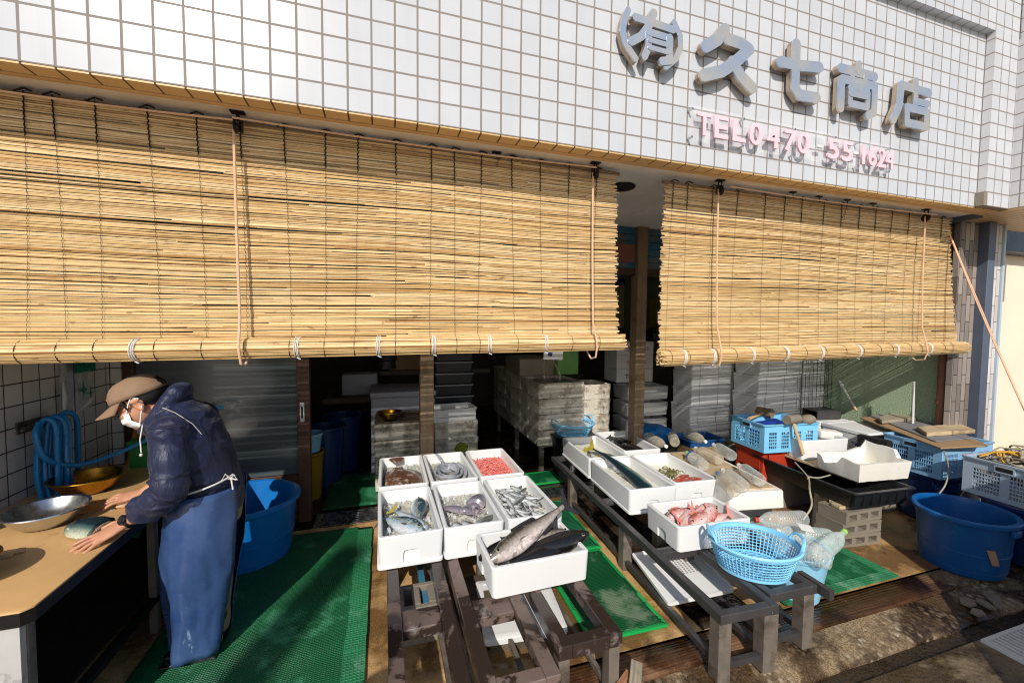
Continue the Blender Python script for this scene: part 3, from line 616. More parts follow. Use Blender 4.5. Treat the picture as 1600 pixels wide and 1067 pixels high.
def make_blind(label, x0, x1, zt, zb, y, cords, ties, seed, rr=.044, tilt=(0, 0)):
    """zb: roll axis height; tilt: extra z at left/right of the roll"""
    rnd = random.Random(seed)
    T = thing('reed_blind', label, 'reed blind', (0, 0, 0), 0, 'rolled reed blinds over the shop front')
    b = MB(); z = zt; k = 0
    while z > zb+.0:
        t = (zt-z)/(zt-zb); r = rnd.uniform(.0037, .0051)
        ln = len(b.bm.verts); reed_row(b, x0-.015*t*(seed == 2), x1+(.20 if seed == 2 else .035)*t, z, y+.012*sin(t*3)+.0*t, r, rnd, .011*min(1, t*3+.25), seed)
        b.bm.verts.ensure_lookup_table()
        for v in b.bm.verts[ln:]:
            f = (v.co.x-x0)/(x1-x0); v.co.z += (tilt[0]*(1-f)+tilt[1]*f)*t
        z -= 2*r*rnd.uniform(.84, 1.0) + (.003 if rnd.random() < .03 else 0); k += 1
    part('reed_screen', b, 'reed', T)
    b = MB(); zc = lambda x: zb+tilt[0]*(1-(x-x0)/(x1-x0))+tilt[1]*(x-x0)/(x1-x0)-.012
    yr = y-.03; xa, xb = x0-.02*(seed == 2), x1+(.21 if seed == 2 else .04)
    for tn, rad in enumerate((rr, rr-.010, rr-.020, rr-.030)):
        m = max(3, int(2*pi*rad/.0100))
        for q in range(m):
            a = 2*pi*q/m + rnd.uniform(-.03, .03); r = rnd.uniform(.0042, .0055); re = rad+rnd.uniform(-.0025, .0025)
            spans = [(xa+rnd.uniform(-.03, .02), xb+rnd.uniform(-.02, .03))] if tn == 0 else [(xa+rnd.uniform(-.03, .02), xa+.2), (xb-.2, xb+rnd.uniform(-.02, .03))]
            for s0, s1 in spans:
                n = 14 if tn == 0 else 2
                b.tube([(s0+(s1-s0)*i/n, yr-re*cos(a)*.92+.002*noise.noise(Vector((i*.7, q, tn))), zc(s0+(s1-s0)*i/n)+re*sin(a)+.003*noise.noise(Vector((i*.5, q*1.3, tn+5)))) for i in range(n+1)], r, 5)
    b.tube([(xa+.03, yr, zc(xa)), (xb-.03, yr, zc(xb))], rr-.006, 12)
    part('rolled_reeds', b, 'reed', T)
    b = MB().tube([(x0-.02+(x1-x0+.04)*i/20, y+.004+.006*noise.noise(Vector((i*.4, 1, seed))), zt+.012+.012*noise.noise(Vector((i*.3, 0, seed)))) for i in range(21)], .011, 8); part('top_pole', b, 'post_wood', T)
    for c in cords:
        b = MB(); pts = []; n = int((zt-zb)/.011); dx = rnd.uniform(-.03, .03)
        for i in range(n+1):
            t = i/n; zz = zt+.02-(zt+.02-zc(c)-rr)*t; pts.append((c+dx*t+(.0022 if i % 2 else -.0022)+.004*noise.noise(Vector((t*5, c, seed))), y-.0085+.012*sin(t*3)-.002*(i % 2), zz))
        b.tube(pts, [.0030 if i < 16 else .0008 for i in range(n+1)], 4)
        b.tube([(c-.028, y-.016, zt+.012), (c, y-.012, zt+.03), (c+.03, y-.018, zt+.02)], .004, 5)
        pts = [(c+dx, yr-(rr+.004)*cos(a)*.95, zc(c)+(rr+.004)*sin(a)) for a in [pi*.6-i*pi*1.2/10 for i in range(11)]]
        b.tube(pts, .0017, 4)
        part('binding_cord', b, 'dark_cord', T)
    for c in ties:
        b = MB()
        for s_ in (-.007, .001, .008):
            b.tube([(c+s_+.012*sin(a*.5)*rnd.uniform(.2, 1), yr-(rr+.0055)*cos(a)*.97, zc(c)+(rr+.0055)*sin(a)) for a in [2*pi*i/20 for i in range(21)]], .0027, 5)
        b.tube([(c, yr-rr*.4, zc(c)-rr-.004), (c+.012, yr-rr*.5, zc(c)-rr-.010), (c+.018, yr-rr*.55, zc(c)-rr-.012)], .0024, 5)
        part('white_tie', b, 'white_rope', T)
    return T
cx = lambda pxs, z, y=.245: [at(p, 400, y).x for p in pxs]
cords1 = [-.14, -.05, .09, .27, .45, .62, .80, .98, 1.13, 1.31, 1.49, 1.61, 1.76, 1.93, 2.10, 2.28, 2.46]
ties1 = [at(p, 540, .19).x for p in (208, 463, 590, 677, 764, 852)]
make_blind('wide reed blind half rolled above the stooping worker and the left fish boxes', -.5, 2.60, 2.495, 1.478, .245, cords1, ties1, 1, .044, (-.01, .02))
cords2 = [3.01, 3.12, 3.32, 3.53, 3.77, 3.95, 4.11, 4.33, 4.51, 4.70, 4.88, 5.07, 5.27, 5.48, 5.68]
ties2 = [at(p, 565, .19).x for p in (1068, 1113, 1174, 1227, 1281, 1340, 1398, 1450)]
make_blind('narrower reed blind half rolled above the stacked foam boxes on the right', 2.955, 5.80, 2.485, 1.398, .245, cords2, ties2, 2, .046, (-.005, .035))
# pull ropes on pulleys
def pulley(x, label, zr, yr=.19):
    T = thing('pulley_hook', label, 'pulley', (x, yr, ZF+.012), 0, 'pulley hooks under the eave')
    b = MB().box(-.03, .03, -.018, .018, -.007, -.0005).bevel(.002, 1)
    for r_, n in ((.016, 9),): b.tube([(0, r_*cos(a), -.024-r_*sin(a)) for a in [2*pi*i/n for i in range(n+1)]], .0045, 6)
    part('hook', b, 'old_iron', T)
    b = MB().lathe([(.004, -.012), (.026, -.011), (.02, -.004), (.02, .004), (.026, .011), (.004, .012)], 18, cap0=True, cap1=True).xform(Matrix.Rotation(pi/2, 4, 'Y')).xform(Matrix.Translation((0, 0, -.07)))
    b.box(-.018, -.014, -.012, .012, -.085, -.035); b.box(.014, .018, -.012, .012, -.085, -.035)
    part('wheel', b, 'old_iron', T); return T
for p, lab in ((372, 'rusty pulley above the left pull rope of the wide blind'), (930, 'rusty pulley at the right end of the wide blind'), (1125, 'rusty pulley at the left end of the narrow blind'), (1447, 'rusty pulley at the right end of the narrow blind')):
    x = at(p, 200 if p < 500 else 262 if p < 1000 else 290 if p < 1300 else 332, .19).x; pulley(x, lab, 0, .19)
    b = MB(); zb = 1.40 if p < 1000 else 1.335
    pts = [(x-.016, .185, 2.47), (x-.012, .183, 2.0), (x-.004, .173, 1.6), (x, .138, zb+.11), (x+.002, .13, zb+.06), (x+.004, .15, zb), (x+.005, .205, zb-.012), (x+.005, .262, zb+.03), (x+.006, .265, 1.8), (x+.01, .265, 2.45)]
    b.tube(pts, .0062 if p < 500 else .0054, 7)
    o = single('pull_rope', b, 'pink_rope', {372: 'pale cord looped under the wide blind above the worker', 930: 'pale cord looped under the right end of the wide blind', 1125: 'pale cord looped under the left end of the narrow blind', 1447: 'pale cord looped under the right end of the narrow blind'}[p], 'cord', group='pull cords of the blinds')
for p, q, lab in ((776, 238, 'small rusty hook with wire under the eave, above the wide blind'), (1239, 300, 'small rusty bracket under the eave, nearest the telephone sign start'), (1280, 307, 'small rusty bracket under the eave, second of two brackets'), (1324, 312, 'thin wire hook under the eave above the middle of the narrow blind'), (1364, 318, 'small iron staple hook under the eave right of the wire hook')):
    c = at(p, q, z=ZF+.01); b = MB().box(c.x-.025, c.x+.025, c.y-.012, c.y+.012, ZF+.004, ZF+.0115).bevel(.002, 1)
    b.tube([(c.x, c.y, ZF+.004), (c.x+.004, c.y, ZF-.02), (c.x+.012, c.y+.003, ZF-.03), (c.x+.02, c.y, ZF-.018)], .003, 5)
    if p in (776, 1324): b.tube([(c.x, c.y+.03, 2.40), (c.x+.003, c.y, ZF-.02), (c.x+.02, c.y+.03, 2.40)], .0016, 4)
    single('ceiling_hook', b, 'old_iron', lab, 'hook', group='small hooks under the eave')
for i, (xa, xb, z0) in enumerate(((-.5, .62, 2.47), (.62, 2.40, 2.462), (3.36, 5.4, 2.458))):
    b = MB().tube([(xa+(xb-xa)*k/12, .132, z0-.012*sin(pi*k/12)+(.018 if i else .0)) for k in range(13)], .0045, 6)
    single('slack_cord', b, 'pink_rope', ['tan cord running along the eave at the far left', 'tan cord running along the eave between the pulleys of the wide blind', 'tan cord running along the eave over the narrow blind'][i], 'cord')
# guy rope from the right hook down to the right
c0 = at(1474, 342, z=ZF-.0); c1 = at(1600, 640, y=-.32)
for k, dx in enumerate((0, .018)):
    b = MB().tube([c0.lerp(c1, t/10)+Vector((dx*(1-abs(t/5-1)), 0, -.03*sin(pi*t/10)+dx*.3)) for t in range(13)], .0042, 6)
    single('guy_rope', b, 'pink_rope', 'tan guy rope slanting from the eave down past the grey pillar', 'rope', group='double guy rope at the right')
b = MB().tube([c0+Vector((-.05, 0, .01)), c0+Vector((-.02, 0, -.015)), c0, c0+Vector((.03, .01, .015))], .006, 6)
b.tube([c0+Vector((0, 0, .01)), c0+Vector((-.01, 0, -.03))], .009, 6); single('ceiling_hook', b, 'old_iron', 'iron hook holding the slanting guy rope at the right end of the eave', 'hook', group='small hooks under the eave')
# ------------------------------------------------------------------ cutting counter and the left corner
CT = thing('cutting_counter', 'tan topped cutting counter with a stained white end panel along the tiled wall', 'counter', (0, 0, 0))
ZC = .66
b = MB().prism([(-.548, -.30), (.128, -.30), (.15, -.275), (.15, 1.25), (-.548, 1.25)], ZC-.022, ZC, 'XY').bevel(.004, 2); part('top', b, 'board_tan', CT)
b = MB().prism([(-.548, -.303), (.129, -.303), (.153, -.276), (.153, 1.25), (.1495, 1.25), (.1495, -.274), (.127, -.2995), (-.548, -.2995)], ZC-.05, ZC-.006, 'XY'); part('edge_strip', b, 'old_iron', CT)
MATS_PANEL = simple('stained_panel', '#b9b6b4', .55, .15, 5, 60, .15, dirt='#23201d', dirt_amt=.56, ds=9)
part('end_panel', MB().box(-.548, .118, -.290, -.266, 0, ZC-.051), 'stained_panel', CT)
for x, y in ((.086, -.264), (.105, .48), (.105, 1.18)): part('leg', MB().box(x, x+.035, y, y+.035, 0, ZC-.023).bevel(.003, 1), 'leg_steel', CT)
part('rail', MB().box(.105, .14, -.214, 1.17, .16, .19), 'old_iron', CT); part('lower_shelf', MB().box(-.54, .10, -.2, 1.2, .20, .215), 'old_iron', CT)
def bowl(name, lab, mat, r, h, loc, group, sx=1, sy=1, rz=0):
    b = MB().lathe([(0.001, .004), (r*.5, .004), (r*.62, .012), (r*.82, h*.5), (r*.97, h), (r*1.05, h+.002), (r*1.06, h-.003), (r*.99, h-.006), (r*.84, h*.47), (r*.64, .006), (r*.5, 0), (.001, 0)], 40, sx=sx, sy=sy)
    return single(name, b, mat, lab, 'bowl', loc, (0, 0, rz), group)
bowl('metal_bowl', 'shiny silver bowl standing on the tan counter', 'aluminium', .138, .075, (-.225, .40, ZC), 'bowls at the counter')
bowl('metal_bowl', 'brass coloured oval bowl behind the silver bowl', 'brass_bowl', .15, .085, (-.29, .80, ZC), 'bowls at the counter', 1.05, .95)
bowl('metal_bowl', 'brass coloured bowl heaped with pale scraps at the near end of the counter', 'brass_bowl', .14, .085, (-.225, -.09, ZC), 'bowls at the counter')
b = MB(); rr_ = random.Random(3)
for k in range(26):
    a = rr_.uniform(0, 6.28); r = .11*math.sqrt(rr_.random()); b.ball((r*cos(a), r*sin(a), .07+.055*(1-r/.11)+rr_.uniform(-.01, .012)), (rr_.uniform(.018, .034), rr_.uniform(.014, .026), rr_.uniform(.01, .018)), 8, 6, Euler((rr_.random()*3, rr_.random()*3, rr_.random()*3)).to_matrix())
single('fish_scraps', b.jitter(.006, 40), 'offal', 'heap of pale fish scraps in the near brass bowl', 'fish scraps', (-.225, -.09, ZC), kind='stuff')
# knives and brush on the counter
def knife(lab, loc, rz, ln=.24, wd=.03, hand=.12):
    T = thing('kitchen_knife', lab, 'knife', loc, rz, 'knives on the counter')
    b = MB().prism([(0, -wd*.4), (ln*.8, -wd*.5), (ln, .0), (ln*.85, wd*.4), (0, wd*.5)], 0, .0025, 'XY'); part('blade', b, 'steel', T)
    b = MB().tube([(-hand, 0, .008), (-hand*.5, 0, .01), (0, 0, .008)], [.011, .012, .009], 8); part('handle', b, 'handle_wood', T)
knife('broad dark knife lying flat in shadow on the near counter', (-.16, .12, ZC+.001), radians(205), .15, .045, .03)
knife('long thin knife lying by the far hand of the worker', (-.02, .50, ZC+.001), radians(188), .27, .028, .12)
knife('long knife lying beside the bristle brush', (.0, .66, ZC+.001), radians(192), .24, .025, .13)
T = thing('scrub_brush', 'yellow bristle brush with long wire handle on the counter', 'brush', (-.02, .60, ZC+.02), radians(20))
b = MB().tube([(-.06, 0, 0), (.22, 0, .012)], .004, 6); part('handle', b, 'steel', T)
b = MB()
for k in range(16):
    for q in range(9):
        a = 2*pi*q/9+k*.4; b.tube([(-.09+k*.0075, 0, 0), (-.09+k*.0075, .016*cos(a), .016*sin(a))], .0016, 3)
simple('bristle', '#cdb35c', .7, .2, 30, 200, .3); part('bristles', b, 'bristle', T)
# hose on a hook, hanging bag, sticks, green stool
H = thing('hose_hook', 'iron hook bracket on the tiled wall holding the blue hose', 'hook', (-.55, .83, 1.03))
b = MB().box(0, .008, -.08, .08, -.03, .03); b.tube([(0, -.05, 0), (.07, -.05, .0), (.1, -.05, .03)], .006, 6); b.tube([(0, .06, 0), (.07, .06, .0), (.1, .06, .03)], .006, 6)
b.tube([(.05, -.12, .0), (.05, .12, .01)], .008, 8); part('bracket', b, 'leg_steel', H); part('clamp', MB().box(.03, .075, .02, .075, -.02, .035).bevel(.006, 2), 'old_iron', H)
b = MB(); rr_ = random.Random(5)
for k in range(6):
    y0 = .74+k*.034; y1 = y0+rr_.uniform(-.03, .05); x0 = -.50+rr_.uniform(0, .04)
    b.tube(sm([(x0+.02, y0, .64), (x0, y0+.005, .78), (x0+.005, (y0+y1)/2, .95), (x0+.02, (y0+y1)/2, 1.05), (x0+.05, (y0+y1)/2, 1.075), (x0+.075, y1, 1.03), (x0+.07, y1+.01, .86), (x0+.065, y1+.015, .64)]), .0118, 10)
b.tube(sm([(-.45, .74, 1.06), (-.44, .70, 1.0), (-.42, .73, .87), (-.36, .86, .79), (-.24, 1.06, .81), (-.08, 1.22, .90), (.05, 1.32, .97), (.16, 1.38, .98)]), .0125, 10)
single('water_hose', b, 'hose_blue', 'blue water hose looped over the wall hook and trailing behind the worker', 'hose')
BG = thing('hanging_bag', 'clear plastic bag with green header hanging on the tiled wall', 'bag', (-.535, 1.03, 1.04))
b = MB(); nx, nz = 14, 22
for s_ in (0, 1):
    rows = [[Vector((.006+.03*s_*sin(pi*i/nx)*(.3+.9*(1-j/nz)**2)+.008*noise.noise(Vector((i*.5, j*.4, s_*5))), .26*i/nx, .40*j/nz)) for i in range(nx+1)] for j in range(nz+1)]; b.rings(rows, closed=False)
part('bag', b, 'clear_bag', BG); part('header', MB().box(.044, .046, .04, .235, .235, .40), 'print_green', BG)
part('border', MB().box(.046, .048, .036, .042, .0, .40), 'print_navy', BG)
def star(b, y, z, r, x=.0):
    b.prism([(y+(r if k % 2 == 0 else r*.28)*cos(pi/2+k*pi/4)*(.7), z+(r if k % 2 == 0 else r*.28)*sin(pi/2+k*pi/4)) for k in range(8)], x, x+.002, 'YZ')
b = MB(); star(b, .105, .13, .055, .052); star(b, .165, .10, .04, .052); part('star_print', b, 'print_green', BG)
me = txt('ヘイセー', .05, .0008, 'print_navy'); o = part('lettering', me, 'print_navy', BG); o.location = (.0475, .055, .265); o.rotation_euler = (pi/2, 0, pi/2)
b = MB().tube([(.03, .10, .012), (.035, .16, .03), (.03, .2, .06)], [.012, .02, .012], 8, flat=.5); part('folded_sheet', b.jitter(.008, 20), 'white_plastic', BG)
b = MB().tube([(.02, .0, .02), (.03, -.005, .1), (.02, .0, .19)], [.012, .022, .006], 8, flat=.4); part('white_edge', b, 'white_plastic', BG)
for k, (x, y, ln, r, mt, lab) in enumerate([(-.42, 1.36, .62, .018, 'orange_handle', 'orange wooden handle leaning in the tiled corner'), (-.36, 1.42, .58, .02, 'post_wood', 'dark wooden handle leaning in the tiled corner beside the orange one')]):
    b = MB().tube([(0, 0, 0), (0, 0, ln)], [r*1.25, r], 10); b.ball((0, 0, ln), r*1.1, 10, 6); single('tool_handle', b, mt, lab, 'handle', (x, y, .42), (radians(-6), radians(9), 0), 'handles leaning in the corner')
G = thing('green_stool', 'dark green plastic stool in the shade behind the worker', 'stool', (-.14, 1.28, .0), .05)
part('seat', MB().box(-.16, .16, -.13, .13, .80, .83).bevel(.012, 3), 'green_plastic', G)
for sx in (-1, 1):
    for sy in (-1, 1): part('leg', MB().rrect([(.05, .045, .01, 0), (.04, .035, .01, .80)]).xform(Matrix.Translation((sx*.13, sy*.10, 0))), 'green_plastic', G)
part('apron_panel', MB().box(-.14, .14, -.125, -.118, .66, .80), 'green_plastic', G)
# big round blue tub
def tub(lab, r0, r1, h, loc, mat, group, ell=1.0, rz=0, sticker=None):
    T = thing('blue_tub', lab, 'tub', loc, rz, group)
    b = MB().lathe([(.001, .012), (r0-.012, .012), (r0, .03), (r1-.012, h-.03), (r1-.006, h), (r1+.018, h+.006), (r1+.026, h-.002), (r1+.024, h-.022), (r1+.006, h-.026), (r1-.004, h-.05), (r0+.014, .06), (r0+.004, .012), (r0-.012, 0), (.001, 0)], 56, sx=1, sy=ell)
    part('shell', b, mat, T)
    b = MB()
    for z in (.05, h*.42): 
        rr = r0+(r1-r0)*z/h+.006; b.lathe([(rr-.004, z-.006), (rr+.003, z), (rr-.004, z+.006)], 56, sx=1, sy=ell)
    part('rib', b, mat, T)
    for a in (-pi/2, pi/2): part('lug', MB().box(-.035, .035, r1*ell-.002, r1*ell+.024, h-.075, h-.03, Matrix.Rotation(a+pi/2, 4, 'Z')).bevel(.006, 2), mat, T)
    if sticker:
        a, z, ww, hh = sticker; b = MB(); n = 6; rows = []
        for k in range(n+1):
            t = k/n; zz = z+hh*t; rr = r0+(r1-r0)*zz/h+.012; rows.append([Vector((rr*cos(a-.18*(t-.5)+ww*(q/4-.5)/rr), rr*ell*sin(a-.18*(t-.5)+ww*(q/4-.5)/rr), zz)) for q in range(5)])
        b.rings(rows, closed=False); part('sticker', b, 'tape_tan', T)
    return T
tub('big round blue tub standing behind the worker on the green mat', .27, .315, .40, (.345, 1.15, 0), 'blue_tub', 'large blue tubs', .95)
# ------------------------------------------------------------------ the worker
PY = .35
PR = thing('person', 'person in navy jacket, brown cap and white mask bending over the counter', 'person', (0, 0, 0))
hf = Vector((-cos(radians(30)), -.06, -sin(radians(30)))).normalized(); hl = Vector((0, -1, 0)); hl = (hl-hf*hl.dot(hf)).normalized(); hu = hf.cross(hl); hu = hu if hu.z > 0 else -hu
H0 = Vector((.168, PY, 1.212)); HS = 1.05
def hp(f, l, u): return H0+(hf*f+hl*l+hu*u)*HS
HM = Matrix((hf, hl, hu)).transposed() @ Matrix.Scale(HS, 3)
def finger(b, base, dirs, lens, r0, r1):
    p = Vector(base); pts = [p-Vector(dirs[0]).normalized()*.02, p]
    for d, l in zip(dirs, lens): p = p+Vector(d).normalized()*l; pts.append(p)
    n = len(pts); b.tube(pts, [r0+(r1-r0)*k/(n-1) for k in range(n)], 10); b.ball(pts[-1], r1*.98, 10, 8)
def hand(b, wrist, knuck, up, spread, thumb_side, curl=.12, sc=1.0):
    """wrist, middle knuckle, up (back of hand)"""
    w_, k = Vector(wrist), Vector(knuck); d = (k-w_).normalized(); u = Vector(up); u = (u-d*u.dot(d)).normalized(); s_ = d.cross(u)*thumb_side
    b.rings([[p0+s_*(ww*cos(a))+u*(hh*sin(a)) for a in [2*pi*q/12 for q in range(12)]] for p0, ww, hh in ((w_-d*.03, .027, .021), (w_, .027, .020), (w_+d*.03, .034, .018), (w_+d*.06, .040, .0165), (k, .040, .0145), (k+d*.008, .036, .011))])
    for q, (off, ln, yaw) in enumerate(((.031, .072, .22), (.0105, .080, .07), (-.0105, .075, -.08), (-.030, .058, -.24))):
        fd = (d+s_*yaw*spread).normalized(); base = k+s_*off-d*abs(off)*.18
        finger(b, base, [fd+u*.10, fd-u*(curl+.03*q), fd-u*(curl*2.1)], [ln*.45*sc, ln*.32*sc, ln*.26*sc], .0098, .0072)
    tb = w_+d*.022+s_*.030; finger(b, tb, [d*.7+s_*.75-u*.15, d*.9+s_*.35-u*.2], [.036, .030], .0125, .0088)
# body: head, neck, hidden torso and legs, arms and hands in one surface
b = MB()
b.ball(hp(-.012, 0, .03), (.098, .077, .088), 20, 14, HM); b.ball(hp(.03, 0, -.02), (.066, .066, .085), 20, 14, HM)
b.ball(hp(.045, 0, -.075), (.042, .044, .038), 16, 10, HM); b.ball(hp(.088, 0, -.028), (.020, .013, .018), 12, 8, HM); b.ball(hp(.082, 0, -.006), (.012, .009, .026), 12, 8, HM)
b.ball(hp(.078, .03, .018), (.014, .028, .008), 12, 8, HM); b.ball(hp(.078, -.03, .018), (.014, .028, .008), 12, 8, HM)
b.ball(hp(.063, .045, -.022), (.018, .016, .016), 12, 8, HM); b.ball(hp(.063, -.045, -.022), (.018, .016, .016), 12, 8, HM)
for sg in (1, -1):
    b.ball(hp(-.012, .074*sg, -.006), (.020, .008, .032), 14, 10, HM); b.ball(hp(-.010, .083*sg, .012), (.019, .006, .012), 12, 8, HM); b.ball(hp(-.014, .079*sg, -.03), (.010, .007, .012), 12, 8, HM)
b.tube([hp(-.02, 0, -.045), hp(-.045, 0, -.10), Vector((.315, PY, 1.09))], [.052, .054, .075], 16)
b.tube([(.315, PY, 1.1), (.36, PY, .98), (.41, PY, .82), (.44, PY, .70)], [.09, .10, .10, .10], 16)
for sy in (-1, 1): b.tube([(.43, PY+sy*.06, .70), (.43, PY+sy*.06, .42), (.43, PY-.055+sy*.062, .08)], [.07, .05, .035], 14)
NS, NE, NW = Vector((.335, PY-.185, 1.115)), Vector((.375, .095, .865)), Vector((.185, .175, .722))
FS, FE, FW = Vector((.335, PY+.185, 1.115)), Vector((.27, .63, .885)), Vector((.075, .545, .712))
b.tube([NS, NE, NW], [.05, .04, .026], 14); b.tube([FS, FE, FW], [.05, .04, .026], 14)
hand(b, NW, NW+Vector((-.078, -.055, -.037)), (.1, -.15, 1), 1.0, 1, .03)
hand(b, FW, FW+Vector((-.086, -.022, -.010)), (0, -.25, 1), .8, -1, .38)
part('body', remesh(b, 'body', 'skin', .0038, 3, .5), 'skin', PR)
# nails
b = MB()
# eyes and glasses
for sg in (1, -1): part('eye', MB().ball(hp(.0785, .031*sg, .002), .011, 10, 8), 'eye_black', PR)
b = MB()
for sg in (1, -1): b.tube([hp(.104-.012*abs(cos(a)), .034*sg+.024*cos(a), .0+.017*sin(a)) for a in [2*pi*q/16 for q in range(17)]], .0016, 6)
b.tube([hp(.105, -.010, .004), hp(.108, 0, .006), hp(.105, .010, .004)], .0016, 6)
for sg in (1, -1): b.tube([hp(.095, .058*sg, .004), hp(.05, .076*sg, .006), hp(-.01, .083*sg, .008), hp(-.03, .082*sg, -.008)], .0017, 6)
part('glasses', b, 'black_rubber', PR)
# hair below the cap
b = MB(); b.ball(hp(-.022, 0, .028), (.094, .0805, .080), 22, 14, HM)
for v in list(b.bm.verts):
    q = (v.co-H0)/HS; f_, u_ = q.dot(hf), q.dot(hu)
    if f_ > .035: v.co -= hf*(f_-.035)*.9*HS
    if u_ < -.035+.0*f_: v.co += hu*(-.035-u_)*.8*HS
for sg in (1, -1): b.tube([hp(.03, .075*sg, .03), hp(.028, .0765*sg, .0), hp(.03, .075*sg, -.012)], [.012, .009, .004], 8, flat=.5)
part('hair', b.jitter(.004, 60), 'hair', PR)
# mask
b = MB(); rows = []
for j in range(11):
    u_ = -.012-.088*j/10; rows.append([hp((.112-.010*abs(j-4)*.35-.03*(j/10)**2)*cos(t)**.6-.02*abs(sin(t))+.006*noise.noise(Vector((i*.6, j*.5, 1))), .074*sin(t), u_-.006*abs(sin(t))) for i, t in [(i, -1.15+2.3*i/16) for i in range(17)]])
b.rings(rows, closed=False); me = b.mesh('mask', 'mask_cloth'); me = applied(me, [('SOLIDIFY', dict(thickness=.0025, offset=1))]); part('mask', me, 'mask_cloth', PR)
b = MB()
for sg in (1, -1):
    b.tube([hp(.045, .069*sg, -.02), hp(.02, .079*sg, .005), hp(-.008, .085*sg, .03), hp(-.028, .083*sg, .012)], .003, 6); b.tube([hp(.03, .069*sg, -.085), hp(.0, .079*sg, -.05), hp(-.024, .083*sg, -.02)], .003, 6)
part('mask_loop', b, 'mask_cloth', PR)
# cap
cap = link(bpy.data.objects.new('cap', None)); cap.parent = PR
b = MB(); rows = []
for j in range(10):
    t = j/9; a = t*pi/2; rows.append([hp(-.010+.106*cos(a)**.75*cos(q)*(1+.03*cos(q)), .089*cos(a)**.75*sin(q), .028+.088*sin(a)+.012*cos(q)*(1-t)+.003*noise.noise(Vector((q*1.2, t*4, 2)))) for q in [2*pi*k/36 for k in range(36)]] if j < 9 else [hp(-.010+.004*cos(q), .004*sin(q), .117) for q in [2*pi*k/36 for k in range(36)]])
b.rings(rows, True, False, True); me = applied(b.mesh('crown', 'cap_cloth', 50), [('SOLIDIFY', dict(thickness=.003, offset=1))]); part('crown', me, 'cap_cloth', cap)
b = MB(); rows = []
for j in range(9):
    t = j/8; rows.append([hp(.086*cos(q)+.003+t*(.085*cos(q)**.5), .086*sin(q)*(1-.10*t), .030+.012*cos(q)-.022*t-.018*sin(q)**2*t) for q in [-1.25+2.5*k/20 for k in range(21)]])
b.rings(rows, closed=False); me = applied(b.mesh('brim', 'cap_cloth', 50), [('SOLIDIFY', dict(thickness=.004, offset=0))]); part('brim', me, 'cap_cloth', cap)
b = MB()
for k in range(7): b.ball(hp(.099-.002*abs(k-3), -.018+.006*k, .058+.006*(k % 3)), (.004, .006, .007), 8, 6, HM)
part('emblem', b, 'gold_thread', cap); part('button', MB().ball(hp(-.010, 0, .119), .006, 8, 6), 'cap_cloth', cap)
# jacket
def ell_loft(b, secs, n=28, cyf=PY):
    rows = []
    for (x, z, d, w_, ax) in secs:
        ax = Vector(ax).normalized(); pr = Vector((ax.z, 0, -ax.x)); rows.append([Vector((x, cyf, z))+pr*d*cos(q)+Vector((0, 1, 0))*w_*sin(q) for q in [2*pi*k/n for k in range(n)]])
    b.rings(rows)
A1 = (-.25, 0, 1)
b = MB()
ell_loft(b, [(.44, .66, .125, .165, (0, 0, 1)), (.435, .72, .135, .178, (-.1, 0, 1)), (.425, .79, .128, .176, A1), (.40, .87, .138, .185, (-.35, 0, 1)), (.372, .95, .142, .198, (-.4, 0, 1)), (.345, 1.03, .138, .21, (-.45, 0, 1)), (.322, 1.10, .122, .20, (-.5, 0, 1)), (.30, 1.155, .095, .15, (-.55, 0, 1)), (.272, 1.195, .075, .085, (-.6, 0, 1))])
b.ball(NS+Vector((.005, .02, -.01)), (.075, .07, .07)); b.ball(FS+Vector((.005, -.02, -.01)), (.075, .07, .07))
def sleeve(b, s_, e, w_, seed):
    pts, rad = [], []
    for i in range(25):
        t = i/24; p = s_.lerp(e, t*2) if t < .5 else e.lerp(w_, t*2-1)
        if .36 < t < .64: p = p*.75+((s_+w_)/2)*.05+e*.2
        r = .071-.010*t-.004*abs(sin(t*19+seed)) if t < .85 else .059-.17*(t-.85); rad.append(max(.034, r+.005*sin(t*31+seed))); pts.append(p)
    b.tube(pts, rad, 18)
    d = (w_-e).normalized(); b.tube([w_-d*.03, w_-d*.004], [.037, .036], 14)
sleeve(b, NS, NE, NW-(NW-NE).normalized()*.035, .3); sleeve(b, FS, FE, FW-(FW-FE).normalized()*.035, 1.7)
# hood rolled behind the neck and high collar
b.tube([(.235, PY-.085, 1.125), (.285, PY-.085, 1.20), (.318, PY-.05, 1.255), (.325, PY, 1.268), (.318, PY+.05, 1.255), (.285, PY+.085, 1.20), (.235, PY+.085, 1.125)], [.026, .032, .036, .036, .036, .032, .026], 12)
b.tube([(.30, PY-.075, 1.175), (.235, PY-.07, 1.125), (.185, PY-.035, 1.085), (.175, PY, 1.08), (.185, PY+.035, 1.085), (.235, PY+.07, 1.125), (.30, PY+.075, 1.175)], [.03, .028, .026, .026, .026, .028, .03], 12)
me = remesh(b, 'jacket', 'navy_nylon', .0065, 5, .6)
me.calc_loop_triangles()
NV = [v.normal.copy() for v in me.vertices]
for v in me.vertices:     # long folds along the sleeves and across the back
    c = v.co.copy(); q = Vector((c.x*5+c.z*4, c.y*6, c.z*4.5-c.x*3)); f = noise.noise(q)
    g = max(0, .5-abs(noise.noise(Vector((c.x*10-c.z*6, c.y*5+c.z*3, c.z*3.5+c.x*5)))*2.4))
    g2 = max(0, .5-abs(noise.noise(Vector((c.x*6+c.z*12+4, c.y*9, c.z*10-c.x*5)))*2.6))
    nr = max(0, 1-(c-NE).length/.16)+max(0, 1-(c-NS).length/.2)+max(0, 1-abs(c.z-.80)/.12)
    v.co = c+NV[v.index]*(f*.006+g*.010+g2*(.004+.014*min(1, nr)))
part('jacket', me, 'navy_nylon', PR)
